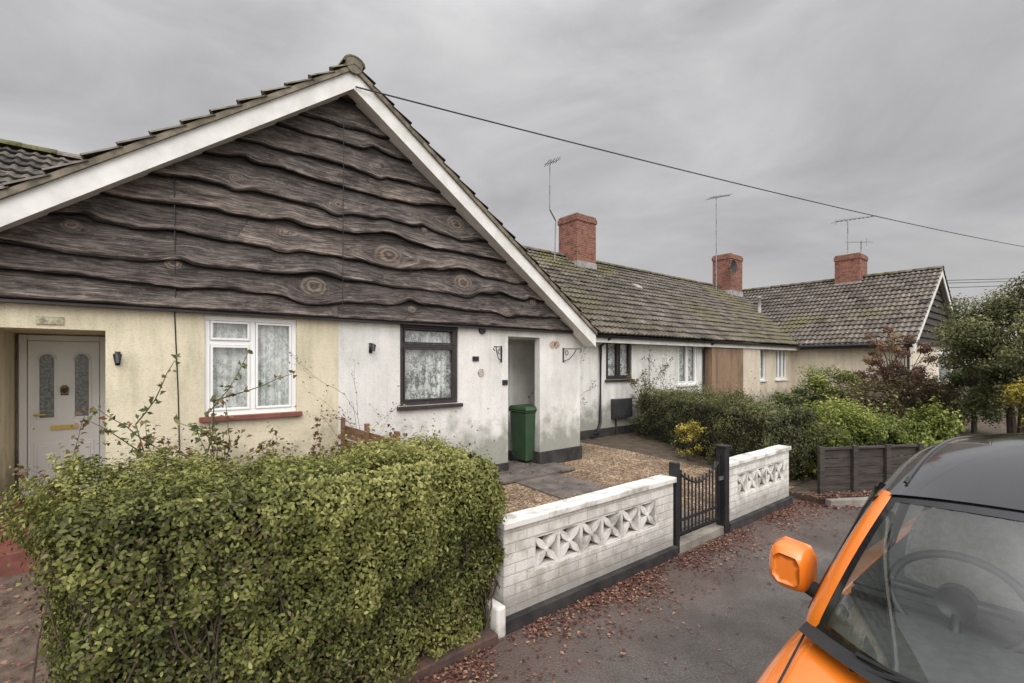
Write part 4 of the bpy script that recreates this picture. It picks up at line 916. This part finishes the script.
f=MB(); f.box(2.16,2.20,CY-.10,CY+.10,1.37,1.43); f.obj('rear_view_mirror',gblack,car,bevel=.012)
grid('cowl',lambda t,v:Vector((basept(t).x-.075+.09*v,CY+t*.74,.992+.006*v-.012*abs(t)**2+.02*(1-abs(t)))),24,2,blackr,car)
f=MB()
for (t0,t1) in ((.75,.05),(.02,-.62)):
    pts=[tuple(wsp(t0+(t1-t0)*q,.035+.05*math.sin(math.pi*q*.5),.014)) for q in np.linspace(0,1,10)]; f.tube(pts,.007,5)
    p=wsp(t0,.0,.0); f.tube([tuple(p+Vector((-.05,0,.0))),pts[3],pts[5]],.010,6)
f.obj('wipers',blackr,car)
for sg in (-1,1):
    e=D.objects.new('door_mirror',None); link(e,car); yc=CY+sg*.855
    f=MB(); rows=[(-.062,.6),(-.048,.85),(-.01,1.0),(.03,1.0),(.045,.97)]; ring=[(-.078,-.06),(-.08,.04),(-.055,.078),(.045,.088),(.088,.06),(.092,-.045),(.055,-.078),(-.05,-.082)]
    for (dx,sc) in rows: f.v+=[(2.15+dx,yc+sg*a*sc,1.105+b_*sc*1.2) for a,b_ in ring]
    for i in range(4):
        for k in range(8): f.f.append((i*8+k,i*8+(k+1)%8,(i+1)*8+(k+1)%8,(i+1)*8+k)); f.m.append(0)
    f.f.append(tuple(range(8))); f.m.append(0); f.f.append(tuple(32+k for k in reversed(range(8)))); f.m.append(0)
    f.obj('mirror_housing',orange,e,True,sub=2)
    f=MB(); f.tube([(2.16,yc-sg*.05,1.04),(2.16,yc-sg*.15,1.01)],[.03,.04],8); f.obj('mirror_arm',blackr,e,True)
    f=MB(); f.box(2.194,2.20,yc-.06,yc+.06,1.05,1.16); f.obj('mirror_glass',chrome,e)
f=MB()
for sg in (-1,1): f.tube([(1.12,CY+sg*.60,.725),(1.28,CY+sg*.665,.80),(1.55,CY+sg*.70,.889),(1.8,CY+sg*.72,.935),(1.93,CY+sg*.73,.960)],.004,4)
f.obj('bonnet_seam',blackr,car)
f=MB()
for sg in (-1,1): f.tube([(1.04,CY+sg*.52,.62),(1.14,CY+sg*.66,.64),(1.26,CY+sg*.745,.66)],[.05,.075,.05],12)
f.obj('headlights',chrome,car,True)
f=MB(); f.box(.985,1.06,CY-.42,CY+.42,.32,.44); f.obj('lower_grille',blackr,car,bevel=.01)
f=MB(); f.box(.97,.984,CY-.26,CY+.26,.46,.57); f.obj('number_plate',wpaint,car)
for wx in (1.72,4.05):
    for sg in (-1,1):
        e=D.objects.new('wheel',None); link(e,car)
        f=MB(); f.tube([(wx,CY+sg*.60,.30),(wx,CY+sg*.62,.30),(wx,CY+sg*.83,.30),(wx,CY+sg*.848,.30)],[.26,.30,.30,.27],28); f.obj('tyre',blackr,e,True)
        f=MB(); f.tube([(wx,CY+sg*.835,.30),(wx,CY+sg*.852,.30)],.2,24)
        for k in range(5):
            a=k*2*math.pi/5; f.tube([(wx,CY+sg*.86,.30),(wx+.19*math.cos(a),CY+sg*.853,.30+.19*math.sin(a))],.022,6)
        f.obj('alloy_rim',chrome,e)
        f=MB(); f.tube([(wx+.335*math.cos(a),CY+sg*.828,.30+.335*math.sin(a)) for a in np.linspace(-.35,math.pi+.35,20)],.022,6); f.obj('wheel_arch_trim',blackr,e)
f=MB()
for sg in (-1,1): f.box(4.50,4.60,CY+sg*.62-.06,CY+sg*.62+.06,.70,.95)
f.obj('tail_lights',redtile,car,bevel=.02)
